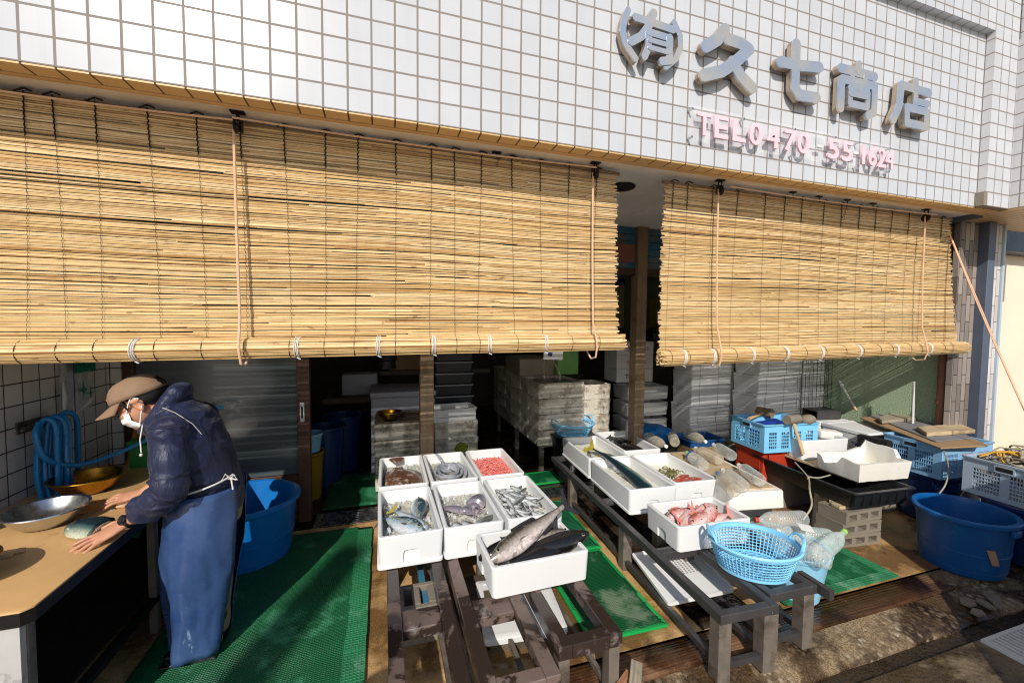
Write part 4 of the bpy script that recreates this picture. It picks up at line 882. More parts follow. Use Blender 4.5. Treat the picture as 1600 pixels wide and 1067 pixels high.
# piping seam, drawstring
b = MB(); b.tube([(.30, PY-.135, 1.205), (.36, PY-.165, 1.185), (.425, PY-.165, 1.13), (.455, PY-.16, 1.08)], .0011, 5); b.tube([(.205, PY-.085, 1.125), (.20, PY-.1, 1.06), (.205, PY-.105, 1.0)], .003, 6); b.ball((.205, PY-.106, .99), .007, 8, 6)
part('drawstring', b, 'white_rope', PR)
# trousers
b = MB(); ell_loft(b, [(.44, .78, .10, .145, (0, 0, 1)), (.445, .70, .115, .15, (0, 0, 1)), (.44, .60, .11, .145, (0, 0, 1))])
for sy in (-1, 1): b.tube([(.44, PY+sy*.06, .66), (.44, PY+sy*.06, .50), (.455, PY-.03+sy*.055, .36), (.455, PY-.045+sy*.05, .22), (.45, PY-.058+sy*.05, .055)], [.08, .072, .06, .052, .046], 16)
me = remesh(b, 'trousers', 'khaki', .008, 4, .6)
NV = [v.normal.copy() for v in me.vertices]
for v in me.vertices: v.co += NV[v.index]*.008*noise.noise(v.co*14)
part('trousers', me, 'khaki', PR)
for sy in (-1, 1):
    b = MB(); b.ball((.375, PY-.06+sy*.062, .04), (.11, .042, .042), 14, 8); b.tube([(.45, PY-.06+sy*.055, .03), (.45, PY-.055+sy*.055, .16)], [.048, .05], 12); b.box(.262, .49, PY-.06+sy*.062-.04, PY-.06+sy*.062+.04, .002, .022)
    me = remesh(b, 'boot', 'black_rubber', .007, 3, .5); part('boot', me, 'black_rubber', PR)
# apron wrapped round from the front
b = MB(); rows = []
for j in range(29):
    t = j/28; z = .80-.765*t; cx_ = .418-.025*t; dx = .150+.022*sin(pi*min(1, t*1.2))-.044*t; dy = .19-.036*t+.012*sin(t*5)
    e1 = 2.78-.12*t; row = []
    for i in range(49):
        q = -e1+2*e1*i/48; fold = .012*noise.noise(Vector((q*1.6, t*1.6, 4)))*(.3+t)+.009*sin(q*5+t*2)*t+.007*max(0, .5-abs(noise.noise(Vector((q*2.4+t*1.3, t*2.2-q*.4, 8)))*2.2))*2
        row.append(Vector((cx_-(dx+fold)*cos(q), PY-.062*t-(dy+fold)*sin(q), z-.012*t+(.03*sin(q*1.3-.5)+.012*noise.noise(Vector((q, 3, 1))))*t**3)))
    rows.append(row)
b.rings(rows, closed=False); me = applied(b.mesh('apron', 'apron_vinyl', 60), [('SOLIDIFY', dict(thickness=.003, offset=1))]); part('apron', me, 'apron_vinyl', PR)
b = MB()
b.tube([(.412-.155*cos(q), PY-.2*sin(q), .795-.0*q+.03*max(0, q-.6)) for q in [-.3+i*.25 for i in range(13)]], .0042, 6)
k0 = Vector((.55, PY-.105, .845)); 
for dx, dy, dz in ((.03, -.02, .005), (-.03, -.018, .01)): b.tube([k0, k0+Vector((dx*.6, dy, dz+.02)), k0+Vector((dx, dy*1.2, dz-.005)), k0], .0035, 6)
b.tube([k0, k0+Vector((.01, -.012, -.05))], .0035, 6); b.ball(k0, .008, 8, 6)
part('apron_string', b, 'white_rope', PR)
# watch
wt = link(bpy.data.objects.new('watch', None)); wt.parent = PR
d = (NW-NE).normalized(); side = d.cross(Vector((0, 0, 1))).normalized(); up_ = side.cross(d); wc = NW-d*.012
b = MB(); b.rings([[wc+d*o_+(side*cos(q)*.031+up_*sin(q)*.026) for q in [2*pi*k/20 for k in range(20)]] for o_ in (-.010, .010)], True, False, False)
me = applied(b.mesh('strap', 'black_rubber'), [('SOLIDIFY', dict(thickness=.004, offset=1))]); part('strap', me, 'black_rubber', wt)
nrm = (Vector((0, -.75, .65))); nrm = (nrm-d*nrm.dot(d)).normalized(); t1 = d; t2 = nrm.cross(d); fc = wc+nrm*.029
b = MB(); b.rings([[fc+nrm*hh+(t1*cos(q)+t2*sin(q))*rr for q in [2*pi*k/20 for k in range(20)]] for rr, hh in ((.020, 0), (.021, .006), (.018, .010))]); part('case', b, 'black_rubber', wt)
b = MB(); b.rings([[fc+nrm*hh+(t1*cos(q)+t2*sin(q))*rr for q in [2*pi*k/20 for k in range(20)]] for rr, hh in ((.0145, .0102), (.0145, .0112))]); part('dial', b, 'watch_face', wt)
# ------------------------------------------------------------------ foam boxes
def foam_mesh(w_, l_, h, wall=.024, notch=True, mat='foam', depth=None, long_notch=False, name='foam_box'):
    b = MB(); r = .022; d = h-(depth or h-.022)
    b.rrect([(w_-.024, l_-.024, r, 0), (w_-.014, l_-.014, r, .004), (w_-.004, l_-.004, r, h-.03), (w_-.002, l_-.002, r, h-.006), (w_-.012, l_-.012, r, h), (w_-2*wall+.012, l_-2*wall+.012, r, h), (w_-2*wall, l_-2*wall, r, h-.006), (w_-2*wall, l_-2*wall, r, h-.014), (w_-2*wall-.01, l_-2*wall-.01, r, d+.012), (w_-2*wall-.03, l_-2*wall-.03, r, d)], 5)
    me = b.mesh(name, mat, 40)
    if notch:
        c = MB(); wn = .042
        pl = [(-wn, -.01), (wn, -.01), (wn, .05), (wn-.006, .062), (wn-.016, .066), (-wn+.016, .066), (-wn+.006, .062), (-wn, .05)]
        if long_notch: c.prism(pl, w_/2-.016, w_/2+.05, 'YZ'); c.prism(pl, -w_/2-.05, -w_/2+.016, 'YZ')
        else: c.prism(pl, l_/2-.016, l_/2+.05, 'XZ'); c.prism(pl, -l_/2-.05, -l_/2+.016, 'XZ')
        cm = c.mesh('cut', mat); co = bpy.data.objects.new('cut', cm); COL.objects.link(co)
        me = applied(me, [('BOOLEAN', dict(object=co, operation='DIFFERENCE', solver='EXACT'))]); bpy.data.objects.remove(co)
        for p in me.polygons: p.use_smooth = True
        me.set_sharp_from_angle(angle=radians(40))
        me.materials.clear(); me.materials.append(MATS[mat])
    me.name = name; return me
def lid_mesh(w_, l_, h=.022, mat='foam', name='foam_tray'):
    b = MB().rrect([(w_-.012, l_-.012, .018, 0), (w_, l_, .02, .004), (w_, l_, .02, h-.004), (w_-.01, l_-.01, .018, h), (w_-.07, l_-.07, .015, h), (w_-.076, l_-.076, .015, h-.004)], 4); return b.mesh(name, mat, 40)
ME_S = foam_mesh(.333, .615, .148); ME_LID = lid_mesh(.333, .615); ME_G = foam_mesh(.50, .33, .15, mat='foam_bright', long_notch=True)
ME_M = foam_mesh(.365, .64, .15)
def fbox(me, loc, rz, label, group='white foam fish boxes on the front stands', name='foam_box'):
    o = link(bpy.data.objects.new(name, me)); o.location = loc; o.rotation_euler = (0, 0, rz); return tag(o, label, 'foam box', group)
def bed(w_, l_, loc, rz, mat, label, cat, name='ice_bed', amp=.012, seed=0, n=36, mound=0.0):
    b = MB(); rows = []
    m_ = int(n*l_/w_) if l_ > w_ else n
    for j in range(m_+1):
        rows.append([Vector((w_*(i/n-.5), l_*(j/m_-.5), amp*(noise.noise(Vector((i*.31, j*.31, seed)))+.6*noise.noise(Vector((i*.8, j*.8, seed+5))))+mound*sin(pi*i/n)*sin(pi*j/m_))) for i in range(n+1)])
    b.rings(rows, closed=False)
    return single(name, b, mat, label, cat, loc, (0, 0, rz), kind='stuff')
# ------------------------------------------------------------------ fish
def fish_profile(L_, dep, thick, kind):
    """x, half height up, half height down, half thickness along the body (head at +x)"""
    if kind == 'long': pr = [(0, .10, .10), (.08, .13, .13), (.3, .42, .42), (.55, .75, .72), (.78, .98, .9), (.9, 1, .85), (.96, .85, .6), (1, .3, .25)]
    elif kind == 'bream': pr = [(0, .16, .16), (.07, .17, .17), (.25, .55, .5), (.5, .98, .85), (.7, 1.0, .9), (.84, .82, .78), (.93, .5, .55), (1, .12, .2)]
    elif kind == 'bass': pr = [(0, .24, .24), (.08, .26, .26), (.28, .52, .55), (.5, .85, .88), (.68, 1, 1), (.82, .86, .86), (.92, .56, .62), (.97, .36, .45), (1, .12, .22)]
    else: pr = [(0, .10, .10), (.05, .11, .11), (.25, .52, .55), (.48, .92, .95), (.66, 1, 1), (.82, .82, .84), (.92, .52, .55), (1, .10, .12)]
    return [(x*L_, a*dep/2, c*dep/2, thick/2*min(1, ((a+c)/2)**.7+.08)) for x, a, c in pr]
def interp(pr, n):
    out = []
    for i in range(n+1):
        x = pr[0][0]+(pr[-1][0]-pr[0][0])*i/n
        for a, c in zip(pr, pr[1:]):
            if a[0] <= x <= c[0]+1e-9:
                t = (x-a[0])/(c[0]-a[0]); t = t*t*(3-2*t)*.5+t*.5; out.append([x]+[a[k]+(c[k]-a[k])*t for k in (1, 2, 3)]); break
    return out
def fish(name, label, kind, L_, dep, thick, skin, fin, loc=(0, 0, 0), rz=0, roll=90, pitch=0, bend=0.0, group=None, fins=True, eye=.0, tail=1.0, twist=1.0, n=18):
    """a fish lying on its side; head towards +x of its own frame, dorsal side to local +z before rolling"""
    pf = skin if kind in ('bass', 'bream') else fin
    T = thing(name, label, 'fish', loc, 0, group)
    T.rotation_euler = Euler((radians(roll), radians(pitch), rz), 'XYZ')
    bd = lambda x: bend*((x/L_-.5)**2-.25)*L_
    rows = []
    for x, a, c, t in interp(fish_profile(L_, dep, thick, kind), n):
        rows.append([Vector((x-L_/2, t*sin(q)*(1 if True else 1), bd(x)+(a if cos(q) > 0 else c)*(abs(cos(q))**.85)*(1 if cos(q) > 0 else -1))) for q in [2*pi*k/16 for k in range(16)]])
    b = MB().rings(rows); part('body', b, skin, T, None, 60)
    def fn(poly, th=.003):
        return MB().prism([(x, z) for x, z in poly], -th/2, th/2, 'XZ')
    x0 = -L_/2; z0 = bd(0); q = dep*tail
    tb = fn([(x0+.015*L_, z0+dep*.06), (x0-.10*L_, z0+q*.5), (x0-.135*L_, z0+q*.55), (x0-.085*L_, z0+q*.1), (x0-.075*L_, z0), (x0-.085*L_, z0-q*.1), (x0-.135*L_, z0-q*.55), (x0-.10*L_, z0-q*.5), (x0+.015*L_, z0-dep*.06)])
    cl = T.rotation_euler.to_matrix().transposed() @ (Vector(CAM)-Vector(loc)); ph = math.atan2(cl.z, cl.y); ph = (ph+pi/2) % pi-pi/2; ph = max(-.75, min(.75, ph))*twist
    tb.xform(Matrix.Translation((0, 0, z0)) @ Matrix.Rotation(ph, 4, 'X') @ Matrix.Translation((0, 0, -z0))); part('tail_fin', tb, fin, T)
    if fins:
        zt = lambda u: bd(u*L_)
        part('dorsal_fin', fn([(x0+.34*L_, zt(.34)+dep*.30), (x0+.36*L_, zt(.36)+dep*.52), (x0+.5*L_, zt(.5)+dep*.60), (x0+.64*L_, zt(.6)+dep*.63), (x0+.66*L_, zt(.66)+dep*.46)], .002), fin, T)
        part('anal_fin', fn([(x0+.22*L_, zt(.22)-dep*.18), (x0+.24*L_, zt(.24)-dep*.42), (x0+.38*L_, zt(.38)-dep*.46), (x0+.40*L_, zt(.4)-dep*.34)], .002), fin, T)
        for sg in (1, -1):
            b = MB().tube([(x0+.70*L_, sg*thick*.44, bd(.7*L_)-dep*.12), (x0+.64*L_, sg*thick*.50, bd(.64*L_)-dep*.16), (x0+.56*L_, sg*thick*.5, bd(.56*L_)-dep*.18)], [dep*.04, dep*.07, dep*.02], 8, flat=.25, upv=(0, 1, 0)); part('pectoral_fin', b, pf, T)
    if eye:
        for sg in (1, -1):
            e = part('eye', MB().ball((x0+.905*L_, sg*thick*.365, bd(.9*L_)+dep*.10), (eye, eye*.5, eye), 10, 8), 'eye_gold', T); part('pupil', MB().ball((x0+.905*L_, sg*(thick*.365+eye*.25), bd(.9*L_)+dep*.10), (eye*.74, eye*.36, eye*.74), 8, 6), 'eye_black', e)
    if eye:
        b = MB().tube([(x0+.985*L_, 0, bd(.98*L_)-dep*.04), (x0+.94*L_, thick*.22, bd(.94*L_)-dep*.12), (x0+.91*L_, thick*.30, bd(.91*L_)-dep*.16)], [.002, .0035, .0015], 6); b.tube([(x0+.985*L_, 0, bd(.98*L_)-dep*.04), (x0+.94*L_, -thick*.22, bd(.94*L_)-dep*.12), (x0+.91*L_, -thick*.30, bd(.91*L_)-dep*.16)], [.002, .0035, .0015], 6); part('mouth', b, 'fin_dark', T)
    if kind == 'bass':
        for sg in (1, -1): part('gill_cover', MB().tube([(x0+.79*L_+.03*L_*cos(t), sg*(thick*.44), bd(.8*L_)+dep*.32*sin(t)) for t in [pi*.62+pi*.76*k/8 for k in range(9)]], .0035, 6), skin, T)
    return T
# ------------------------------------------------------------------ left steel stands
H1 = .335
def stand(lab, x0, x1, y0, y1, cross, legs, fw=.055, h=H1):
    T = thing('steel_stand', lab, 'stand', (0, 0, 0), 0, 'brown steel stands under the left fish boxes'); W = .058
    for x in (x0, x1-W): part('beam', MB().box(x, x+W, y0, y1, h-.058, h).bevel(.003, 1), 'brown_steel', T)
    for y in cross: 
        hh = h if y == y0 else h-.012
        part('crossbar', MB().box(x0+W+.0005, x1-W-.0005, y, y+(.058 if y in (y0, cross[-1]) else .12), h-.06, hh-.0015).bevel(.003, 1), 'brown_steel', T)
    for y in legs:
        for x in (x0+.001, x1-W+.001): part('leg', MB().box(x+.004, x+W-.006, y, y+.05, 0, h-.0585), 'leg_steel', T)
    part('low_rail', MB().box(x0+.02, x0+.04, legs[0]+.051, legs[-1]-.001, .05, .075), 'leg_steel', T); part('low_rail', MB().box(x1-.04, x1-.02, legs[0]+.051, legs[-1]-.001, .05, .075), 'leg_steel', T)
    return T
stand('brown steel stand at the left, under the box of three yellowtail', 1.255, 1.535, -.86, 1.44, (-.86, -.29, .55, 1.38), (-.84, .45, 1.36))
stand('brown steel stand in the middle of the three left stands', 1.562, 1.852, -.685, 1.44, (-.685, -.31, .55, 1.38), (-.67, .45, 1.36))
stand('brown steel stand at the right of the three left stands, under the sea bass box', 1.892, 2.176, -.575, 1.44, (-.575, .55, 1.38), (-.56, .45, 1.36))
single('blue_batten', MB().box(1.43, 1.46, -.05, .5, .1, .16), 'algae_blue', 'chipped blue batten lying under the left steel stand', 'batten')
B_ = thing('concrete_block', 'hollow concrete block lying under the left steel stand', 'concrete block', (1.40, .12, 0))
b = MB().box(-.10, .10, -.10, -.07, 0, .19); b.box(-.10, .10, .07, .10, 0, .19)
for x in (-.1, -.02, .06): b.box(x, x+.04, -.0695, .0695, 0, .19)
part('block', b.bevel(.004, 1), 'concrete_block', B_)
single('concrete_slab', MB().box(1.62, 1.88, .05, .34, 0, .10).bevel(.008, 2), 'weedy_cloth', 'mossy concrete slab under the middle steel stand', 'slab')
o = link(bpy.data.objects.new('foam_sheet', lid_mesh(.42, .42, .035, 'foam_bright'))); o.location = (1.93, .04, .06); o.rotation_euler = (radians(4), 0, radians(-6)); tag(o, 'white foam sheet lying in the sun under the middle steel stands', 'foam sheet')
part('prop', MB().box(-.18, .18, -.2, .2, -.05, -.001), 'weedy_cloth', o)
# loose weathered boards at the bottom edge of the picture
single('loose_board', MB().box(-.26, .26, -.07, .07, 0, .022).bevel(.004, 2), 'plank_brown', 'broad reddish brown board end lying at the front edge of the road', 'board', (2.03, -.71, .075), (radians(10), radians(-6), radians(28)))
single('loose_board', MB().box(-.22, .22, -.025, .025, 0, .03).bevel(.006, 2), 'grey_plank', 'narrow pale batten lying across the reddish board', 'board', (2.14, -.70, .105), (radians(8), radians(-6), radians(52)))
single('wood_prop', MB().box(-.14, .14, -.06, .06, -.1, .09).bevel(.004, 1), 'weedy_cloth', 'dark wooden prop under the reddish board at the front edge', 'block', (2.04, -.71, -.03), (0, 0, radians(28)))
# ------------------------------------------------------------------ six boxes on the left stands
GX = (1.375, 1.716, 2.066); GY = (.445, 1.105)
BX = {}
for j, y in enumerate(GY):
    for i, x in enumerate(GX):
        what = [['three yellowtail on ice', 'squid and small fish on ice', 'a heap of silver sardines'], ['a brown mottled flounder', 'coiled silver ribbonfish', 'a red heap of small shrimp']][j][i]
        l_ = link(bpy.data.objects.new('foam_tray', ME_LID)); l_.location = (x, y, H1+.0005); tag(l_, 'foam slab under the box of ' + what, 'foam tray', 'bases under the left fish boxes')
        fbox(ME_S, (x, y, H1+.023), radians([.6, -.5, .4][i]*(1-2*j)), 'white foam box holding ' + what)
ZB = H1+.023
def inbox(i, j, dx=0, dy=0, dz=.1): return (GX[i]+dx, GY[j]+dy, ZB+dz)
IW, IL = .277, .555
bed(IW, IL, inbox(0, 0, 0, 0, .072), 0, 'ice_bed', 'crushed ice under the three yellowtail', 'ice', seed=1)
bed(IW, IL, inbox(1, 0, 0, 0, .068), 0, 'ice_bed', 'crushed ice around the squid and small fish', 'ice', seed=2)
bed(IW, IL, inbox(2, 0, 0, 0, .06), 0, 'milky_water', 'ice slush under the sardines', 'ice', seed=3, amp=.004)
bed(IW, IL, inbox(0, 1, 0, 0, .078), 0, 'ice_bed', 'crushed ice under the brown flounder', 'ice', seed=4)
bed(IW, IL, inbox(1, 1, 0, 0, .07), 0, 'ice_bed', 'slush under the coiled ribbonfish', 'ice', seed=5)
bed(IW, IL, inbox(2, 1, 0, 0, .075), 0, 'krill_mush', 'red mush of tiny shrimp in the back right box', 'shrimp', 'shrimp_heap', .014, 6)
# ice chips
def chips(lab, i, j, k, seed, zz):
    b = MB(); r = random.Random(seed)
    for q in range(k):
        c = Vector((r.uniform(-.125, .125), r.uniform(-.26, .26), zz+r.uniform(-.004, .01))); s_ = r.uniform(.007, .018); b.ball(c, (s_, s_*r.uniform(.6, 1), s_*.7), 6, 4, Euler((r.random()*3, r.random()*3, r.random()*3)).to_matrix())
    single('ice_chips', b.jitter(.004, 60), 'ice_chip', lab, 'ice', inbox(i, j, 0, 0, 0), kind='stuff', smooth=20)
chips('loose ice lumps among the three yellowtail', 0, 0, 60, 1, .076); chips('loose ice lumps among the squid', 1, 0, 45, 2, .072); chips('loose ice lumps beside the flounder', 0, 1, 35, 3, .08)
g = 'three yellowtail on ice'
fish('yellowtail', 'pale yellowtail lying lowest with its forked tail up against the box corner', 'tuna', .33, .115, .07, 'yellowtail_skin', 'fin_grey', inbox(0, 0, -.035, -.105, .100), radians(-52), -72, -3, -.10, g, True, .008, 1.0)
fish('yellowtail', 'yellowtail lying belly up between the other two on the ice', 'tuna', .30, .085, .06, 'yellowtail_skin', 'fin_yellow', inbox(0, 0, .015, -.055, .104), radians(-55), -108, 3, .04, g, False, .007)
fish('yellowtail', 'dark backed yellowtail standing out blue on the right of the ice', 'tuna', .32, .105, .07, 'yellowtail_skin', 'fin_yellow', inbox(0, 0, .062, .04, .112), radians(84), 68, 3, -.05, g, False, .007, .9)
# squid and small fish
g = 'squid and small fish on ice'
def squid(lab, loc, rz, L_=.2, r=.04):
    T = thing('squid', lab, 'squid', loc, rz, g); b = MB().tube([(L_*t, 0, .02+.01*sin(t*3)) for t in [k/10 for k in range(11)]], [r*(1-abs(t-.1)**1.5*.85)*(.6 if k == 0 else 1) for k, t in enumerate([k/10 for k in range(11)])], 14, flat=.6); part('mantle', b, 'squid_skin', T)
    part('fin', MB().prism([(L_*.62, 0), (L_*.8, r*1.3), (L_*1.02, 0), (L_*.8, -r*1.3)], .018, .024, 'XY'), 'squid_skin', T)
    r_ = random.Random(int(L_*1000)); b = MB()
    for k in range(8):
        a = -1.1+2.2*k/7; b.tube(sm([(-.005, r*.5*sin(a), .02), (-.05, r*.9*sin(a)+r_.uniform(-.01, .01), .022), (-.09+r_.uniform(-.02, .02), r*1.5*sin(a)+r_.uniform(-.03, .03), .015), (-.11+r_.uniform(-.03, .02), r*1.9*sin(a)+r_.uniform(-.03, .03), .01)], 4), [.007-.0055*q/12 for q in range(13)], 6)
    part('tentacle', b, 'squid_skin', T); part('head', MB().ball((-.012, 0, .022), (.03, .024, .02), 12, 8), 'squid_skin', T)
squid('purple grey squid at the left of the ice box', inbox(1, 0, -.02, -.02, .08), radians(155), .15, .035)
squid('large pale squid spread at the back right of the ice box', inbox(1, 0, .065, .02, .085), radians(60), .15, .062)
for k, (dx, dy, rz, ln) in enumerate([(-.06, -.21, 120, .15), (-.01, -.21, 115, .16), (.09, -.15, 25, .16), (.10, -.22, 10, .15), (.05, -.20, 40, .13)]):
    fish('small_fish', 'small silver fish beside the squid, ' + ['leftmost of the front row', 'second from left in the front row', 'upper of the two at the right edge', 'lowest at the right corner', 'between the two right fish'][k], 'tuna', ln, .05, .03, 'sardine_skin', 'fin_grey', inbox(1, 0, dx, dy, .092), radians(rz), 75, 0, .05, g, False, .004)
# sardines: one built, then copies
g = 'heap of silver sardines'
sd0 = fish('sardine', 'small silver sardine in the heaped front right box', 'tuna', .155, .032, .022, 'sardine_skin', 'fin_grey', inbox(2, 0, 0, 0, .09), 0, 80, 0, .06, g, False, .0035, 1.0, n=10)
r_ = random.Random(11)
for k in range(66):
    a = r_.uniform(-.4, .4)+(1.9 if k % 3 else 2.5 if k % 2 else .9); dx = r_.uniform(-.095, .095); dy = r_.uniform(-.22, .19)
    if abs(dx) > .07 and abs(cos(a)) > .5: dx *= .6
    lay = k/66; zz = .075+.048*lay*(1-(abs(dy)/.25)**2)+.006*r_.random()
    o = dup(sd0, inbox(2, 0, dx, dy, zz), Euler((radians(r_.choice((78, 95, 105, 70))), radians(r_.uniform(-9, 9)), a)), 'small silver sardine in the heaped front right box', g, r_.uniform(.85, 1.15))
# flounder
F = thing('flounder', 'broad brown mottled flounder filling its foam box', 'fish', inbox(0, 1, .0, -.055, .09), radians(-84)); F.scale = (1.06, 1.08, 1.2)
pl = [(-.26, .035), (-.24, .03), (-.20, .05), (-.12, .105), (0, .132), (.10, .12), (.16, .08), (.2, .035), (.215, 0), (.2, -.035), (.16, -.08), (.1, -.12), (0, -.132), (-.12, -.105), (-.20, -.05), (-.24, -.03), (-.26, -.035)]
rows = []
for zz, sc in ((-.008, .94), (.0, 1), (.006, .97), (.018, .8), (.025, .5), (.027, .1)): rows.append([Vector((x*sc*.96+.0, y*sc*.98, zz+.004*noise.noise(Vector((x*14, y*14, 1))))) for x, y in pl])
b = MB().rings(rows); part('body', b, 'flounder_skin', F, None, 60)
for sg in (1, -1):
    b = MB().prism([(-.19, sg*.052), (-.12, sg*.105), (0, sg*.13), (.1, sg*.118), (.16, sg*.08), (.15, sg*.098), (.1, sg*.138), (0, sg*.15), (-.12, sg*.125), (-.2, sg*.07)], -.003, .002, 'XY'); part('side_fin', b, 'fin_grey', F)
b = MB().prism([(-.255, .03), (-.31, .055), (-.325, .03), (-.322, 0), (-.325, -.03), (-.31, -.055), (-.255, -.03)], .0, .005, 'XY').xform(Matrix.Rotation(radians(8), 4, 'Y')); part('tail_fin', b, 'flounder_skin', F)
for y in (.02, -.015): part('eye', MB().ball((.165, y, .024), .009, 10, 8), 'eye_black', F)
# ribbonfish coil
R_ = thing('ribbonfish', 'long silver ribbonfish coiled round in its foam box', 'fish', inbox(1, 1, .0, -.03, .082))
pts = []; n = 130
for k in range(n+1):
    t = k/n; a = -1.3+t*2*pi*3.1; rr = .118-.085*t; pts.append(Vector((rr*1.02*cos(a), rr*1.55*sin(a), .010+.032*t+.008*sin(a*1.5+1))))
rows = []
for k, p in enumerate(pts):
    d = (pts[min(k+1, n)]-pts[max(k-1, 0)]).normalized(); o_ = d.cross(Vector((0, 0, 1))).normalized(); hh = .027*min(1, (n-k)/18+.12)*min(1, k/8+.3); th = .010*min(1, (n-k)/18+.2); uu = (Vector((0, 0, 1))*.75+o_*.66).normalized(); ov = d.cross(uu)
    rows.append([p+uu*hh*cos(q)+ov*th*sin(q) for q in [2*pi*i/10 for i in range(10)]])
part('body', MB().rings(rows), 'ribbon_skin', R_, None, 60)
part('head', MB().tube([pts[0]+Vector((0, .01, .01)), pts[0]+Vector((-.035, .0, .022)), pts[0]+Vector((-.085, .004, .026))], [.026, .022, .005], 10, flat=.6), 'ribbon_skin', R_)
b = MB().tube(sm([(-.03, .15, .06), (-.05, .2, .08), (-.075, .235, .095), (-.04, .2, .055), (-.02, .15, .04)], 4), [.011, .013, .014, .015, .015, .014, .012, .010, .008, .008, .010, .012, .014, .014, .012, .01, .01], 8, flat=.4); part('tail', b, 'ribbon_skin', R_)
# shrimp
b = MB(); r_ = random.Random(21)
for k in range(420):
    c = Vector((r_.uniform(-.125, .125), r_.uniform(-.262, .262), .082+r_.uniform(-.004, .012))); a = r_.uniform(0, 6.28); R2 = r_.uniform(.007, .012); M = Euler((r_.uniform(-.6, .6), r_.uniform(-.6, .6), a)).to_matrix()
    b.tube([c+M @ Vector((R2*cos(t), R2*sin(t), 0)) for t in (0, .8, 1.6, 2.4)], [.0022, .0034, .003, .0012], 5)
single('tiny_shrimp', b, 'shrimp', 'mass of tiny red shrimp covering the back right box', 'shrimp', inbox(2, 1, 0, 0, 0), kind='stuff')
# ------------------------------------------------------------------ sea bass box
fbox(ME_G, (1.953, -.072, H1+.001), radians(1.5), 'white foam box tilted forward holding large sea bass')
bed(.44, .27, (1.935, -.075, H1+.075), 0, 'ice_bed', 'ice under the large sea bass', 'ice', seed=9)
g = 'large sea bass in the front box'
fish('sea_bass', 'dark sea bass lying along the front box with its nose over the right rim', 'bass', .47, .105, .075, 'dark_bass_skin', 'fin_dark', (2.035, -.115, H1+.135), radians(4), 118, -6, .02, g, True, .009)
fish('sea_bass', 'dark sea bass at the back left with its tail fin raised', 'bass', .42, .10, .075, 'dark_bass_skin', 'fin_dark', (1.90, -.02, H1+.122), radians(185), 60, 9, .03, g, True, .009, 1.3)
fish('sea_bass', 'silver brown sea bass lying across the top with its tail up at the right', 'bass', .50, .112, .08, 'bass_skin', 'fin_dark', (1.945, -.075, H1+.205), radians(202), 62, 14, .04, g, True, .0115, 1.3)
fish('sea_bass', 'dark sea bass wedged low along the front wall of the front box', 'bass', .32, .095, .07, 'dark_bass_skin', 'fin_dark', (1.965, -.145, H1+.118), radians(10), 112, 0, .02, g, True, .009)
fish('sea_bass', 'pale bellied sea bass under the raised tail in the front box', 'bass', .36, .095, .07, 'bass_skin', 'fin_dark', (2.03, -.03, H1+.13), radians(8), -70, 2, .02, g, True, .009)
# ------------------------------------------------------------------ green mats
def mat_(lab, x0, x1, y0, y1, mt, edges=(), rim=None, z=.0045, rz=0, curl=.004):
    T = thing('green_mat', lab, 'mat', ((x0+x1)/2, (y0+y1)/2, z), rz, 'green plastic floor mats'); w_, l_ = x1-x0, y1-y0
    n, m_ = 14, int(14*l_/w_)+2; rows = [[Vector((w_*(i/n-.5), l_*(j/m_-.5), .010+curl*noise.noise(Vector((i*.35, j*.35, x0))))) for i in range(n+1)] for j in range(m_+1)]
    me = applied(MB().rings(rows, closed=False).mesh('sheet', mt), [('SOLIDIFY', dict(thickness=.007, offset=-1))]); part('sheet', me, mt, T)
    for (ex0, ex1, ey0, ey1, em, k, ax) in edges:
        b = MB(); r = random.Random(int(ex0*100)+7)
        for q in range(k):
            if ax == 'y': b.box(ex0+r.uniform(-.003, .003), ex1+r.uniform(-.003, .003), ey0+(ey1-ey0)*q/k+.002, ey0+(ey1-ey0)*(q+1)/k-.001, .006, .0155+r.uniform(0, .003))
            else: b.box(ex0+(ex1-ex0)*q/k+.001, ex0+(ex1-ex0)*(q+1)/k-.001, ey0, ey1, .006, .0155+r.uniform(0, .003))
        part('edge_tile', b, em, T)
    if rim:
        b = MB()
        for (a0, a1, c0, c1) in ((-w_/2-.012, w_/2+.012, -l_/2-.012, -l_/2+.012), (-w_/2-.012, w_/2+.012, l_/2-.012, l_/2+.012), (-w_/2-.012, -w_/2+.012, -l_/2+.0125, l_/2-.0125), (w_/2-.012, w_/2+.012, -l_/2+.0125, l_/2-.0125)): b.box(a0, a1, c0, c1, .002, .018)
        part('rim', b.bevel(.004, 2), 'mat_rim', T)
    return T
mat_('big wet green mat on the floor behind the worker, left of the fish stands', .16, 1.155, -.28, 1.30, 'green_mat', [(.40, .50, -.74, .745, 'green_mat_edge', 16, 'y'), (-.3, .40, .745, .80, 'green_mat', 11, 'x')])
mat_('pale splashed green mat between the two fish stands, nearest the road', 2.24, 2.665, -.23, .50, 'green_mat_grey', (), True, rz=radians(-1.5))
mat_('open grid green mat between the fish stands, farther from the road', 2.34, 2.72, .545, 1.30, 'green_mesh_mat', (), True, rz=radians(-3))
mat_('dark green mat just inside the sliding door', .75, 1.45, 1.70, 2.5, 'green_mat', [(-.35, .35, -.40, -.35, 'green_mat', 8, 'x')])
mat_('small bright green mat inside the shop, beyond the drain by the right fish boxes', 2.66, 2.94, 1.70, 1.98, 'green_mat', (), True, .012)
mat_('narrow green mat scrap inside the shop beside the small bright mat', 2.42, 2.56, 1.70, 1.95, 'green_mat')
mat_('green mat with pale edge in front of the concrete blocks at the right', 3.42, 4.36, -.30, .18, 'green_mat', [(-.47, .47, -.25, -.19, 'green_mat_edge', 14, 'x'), (.40, .475, -.19, .24, 'green_mat_edge', 6, 'y')], curl=.010)
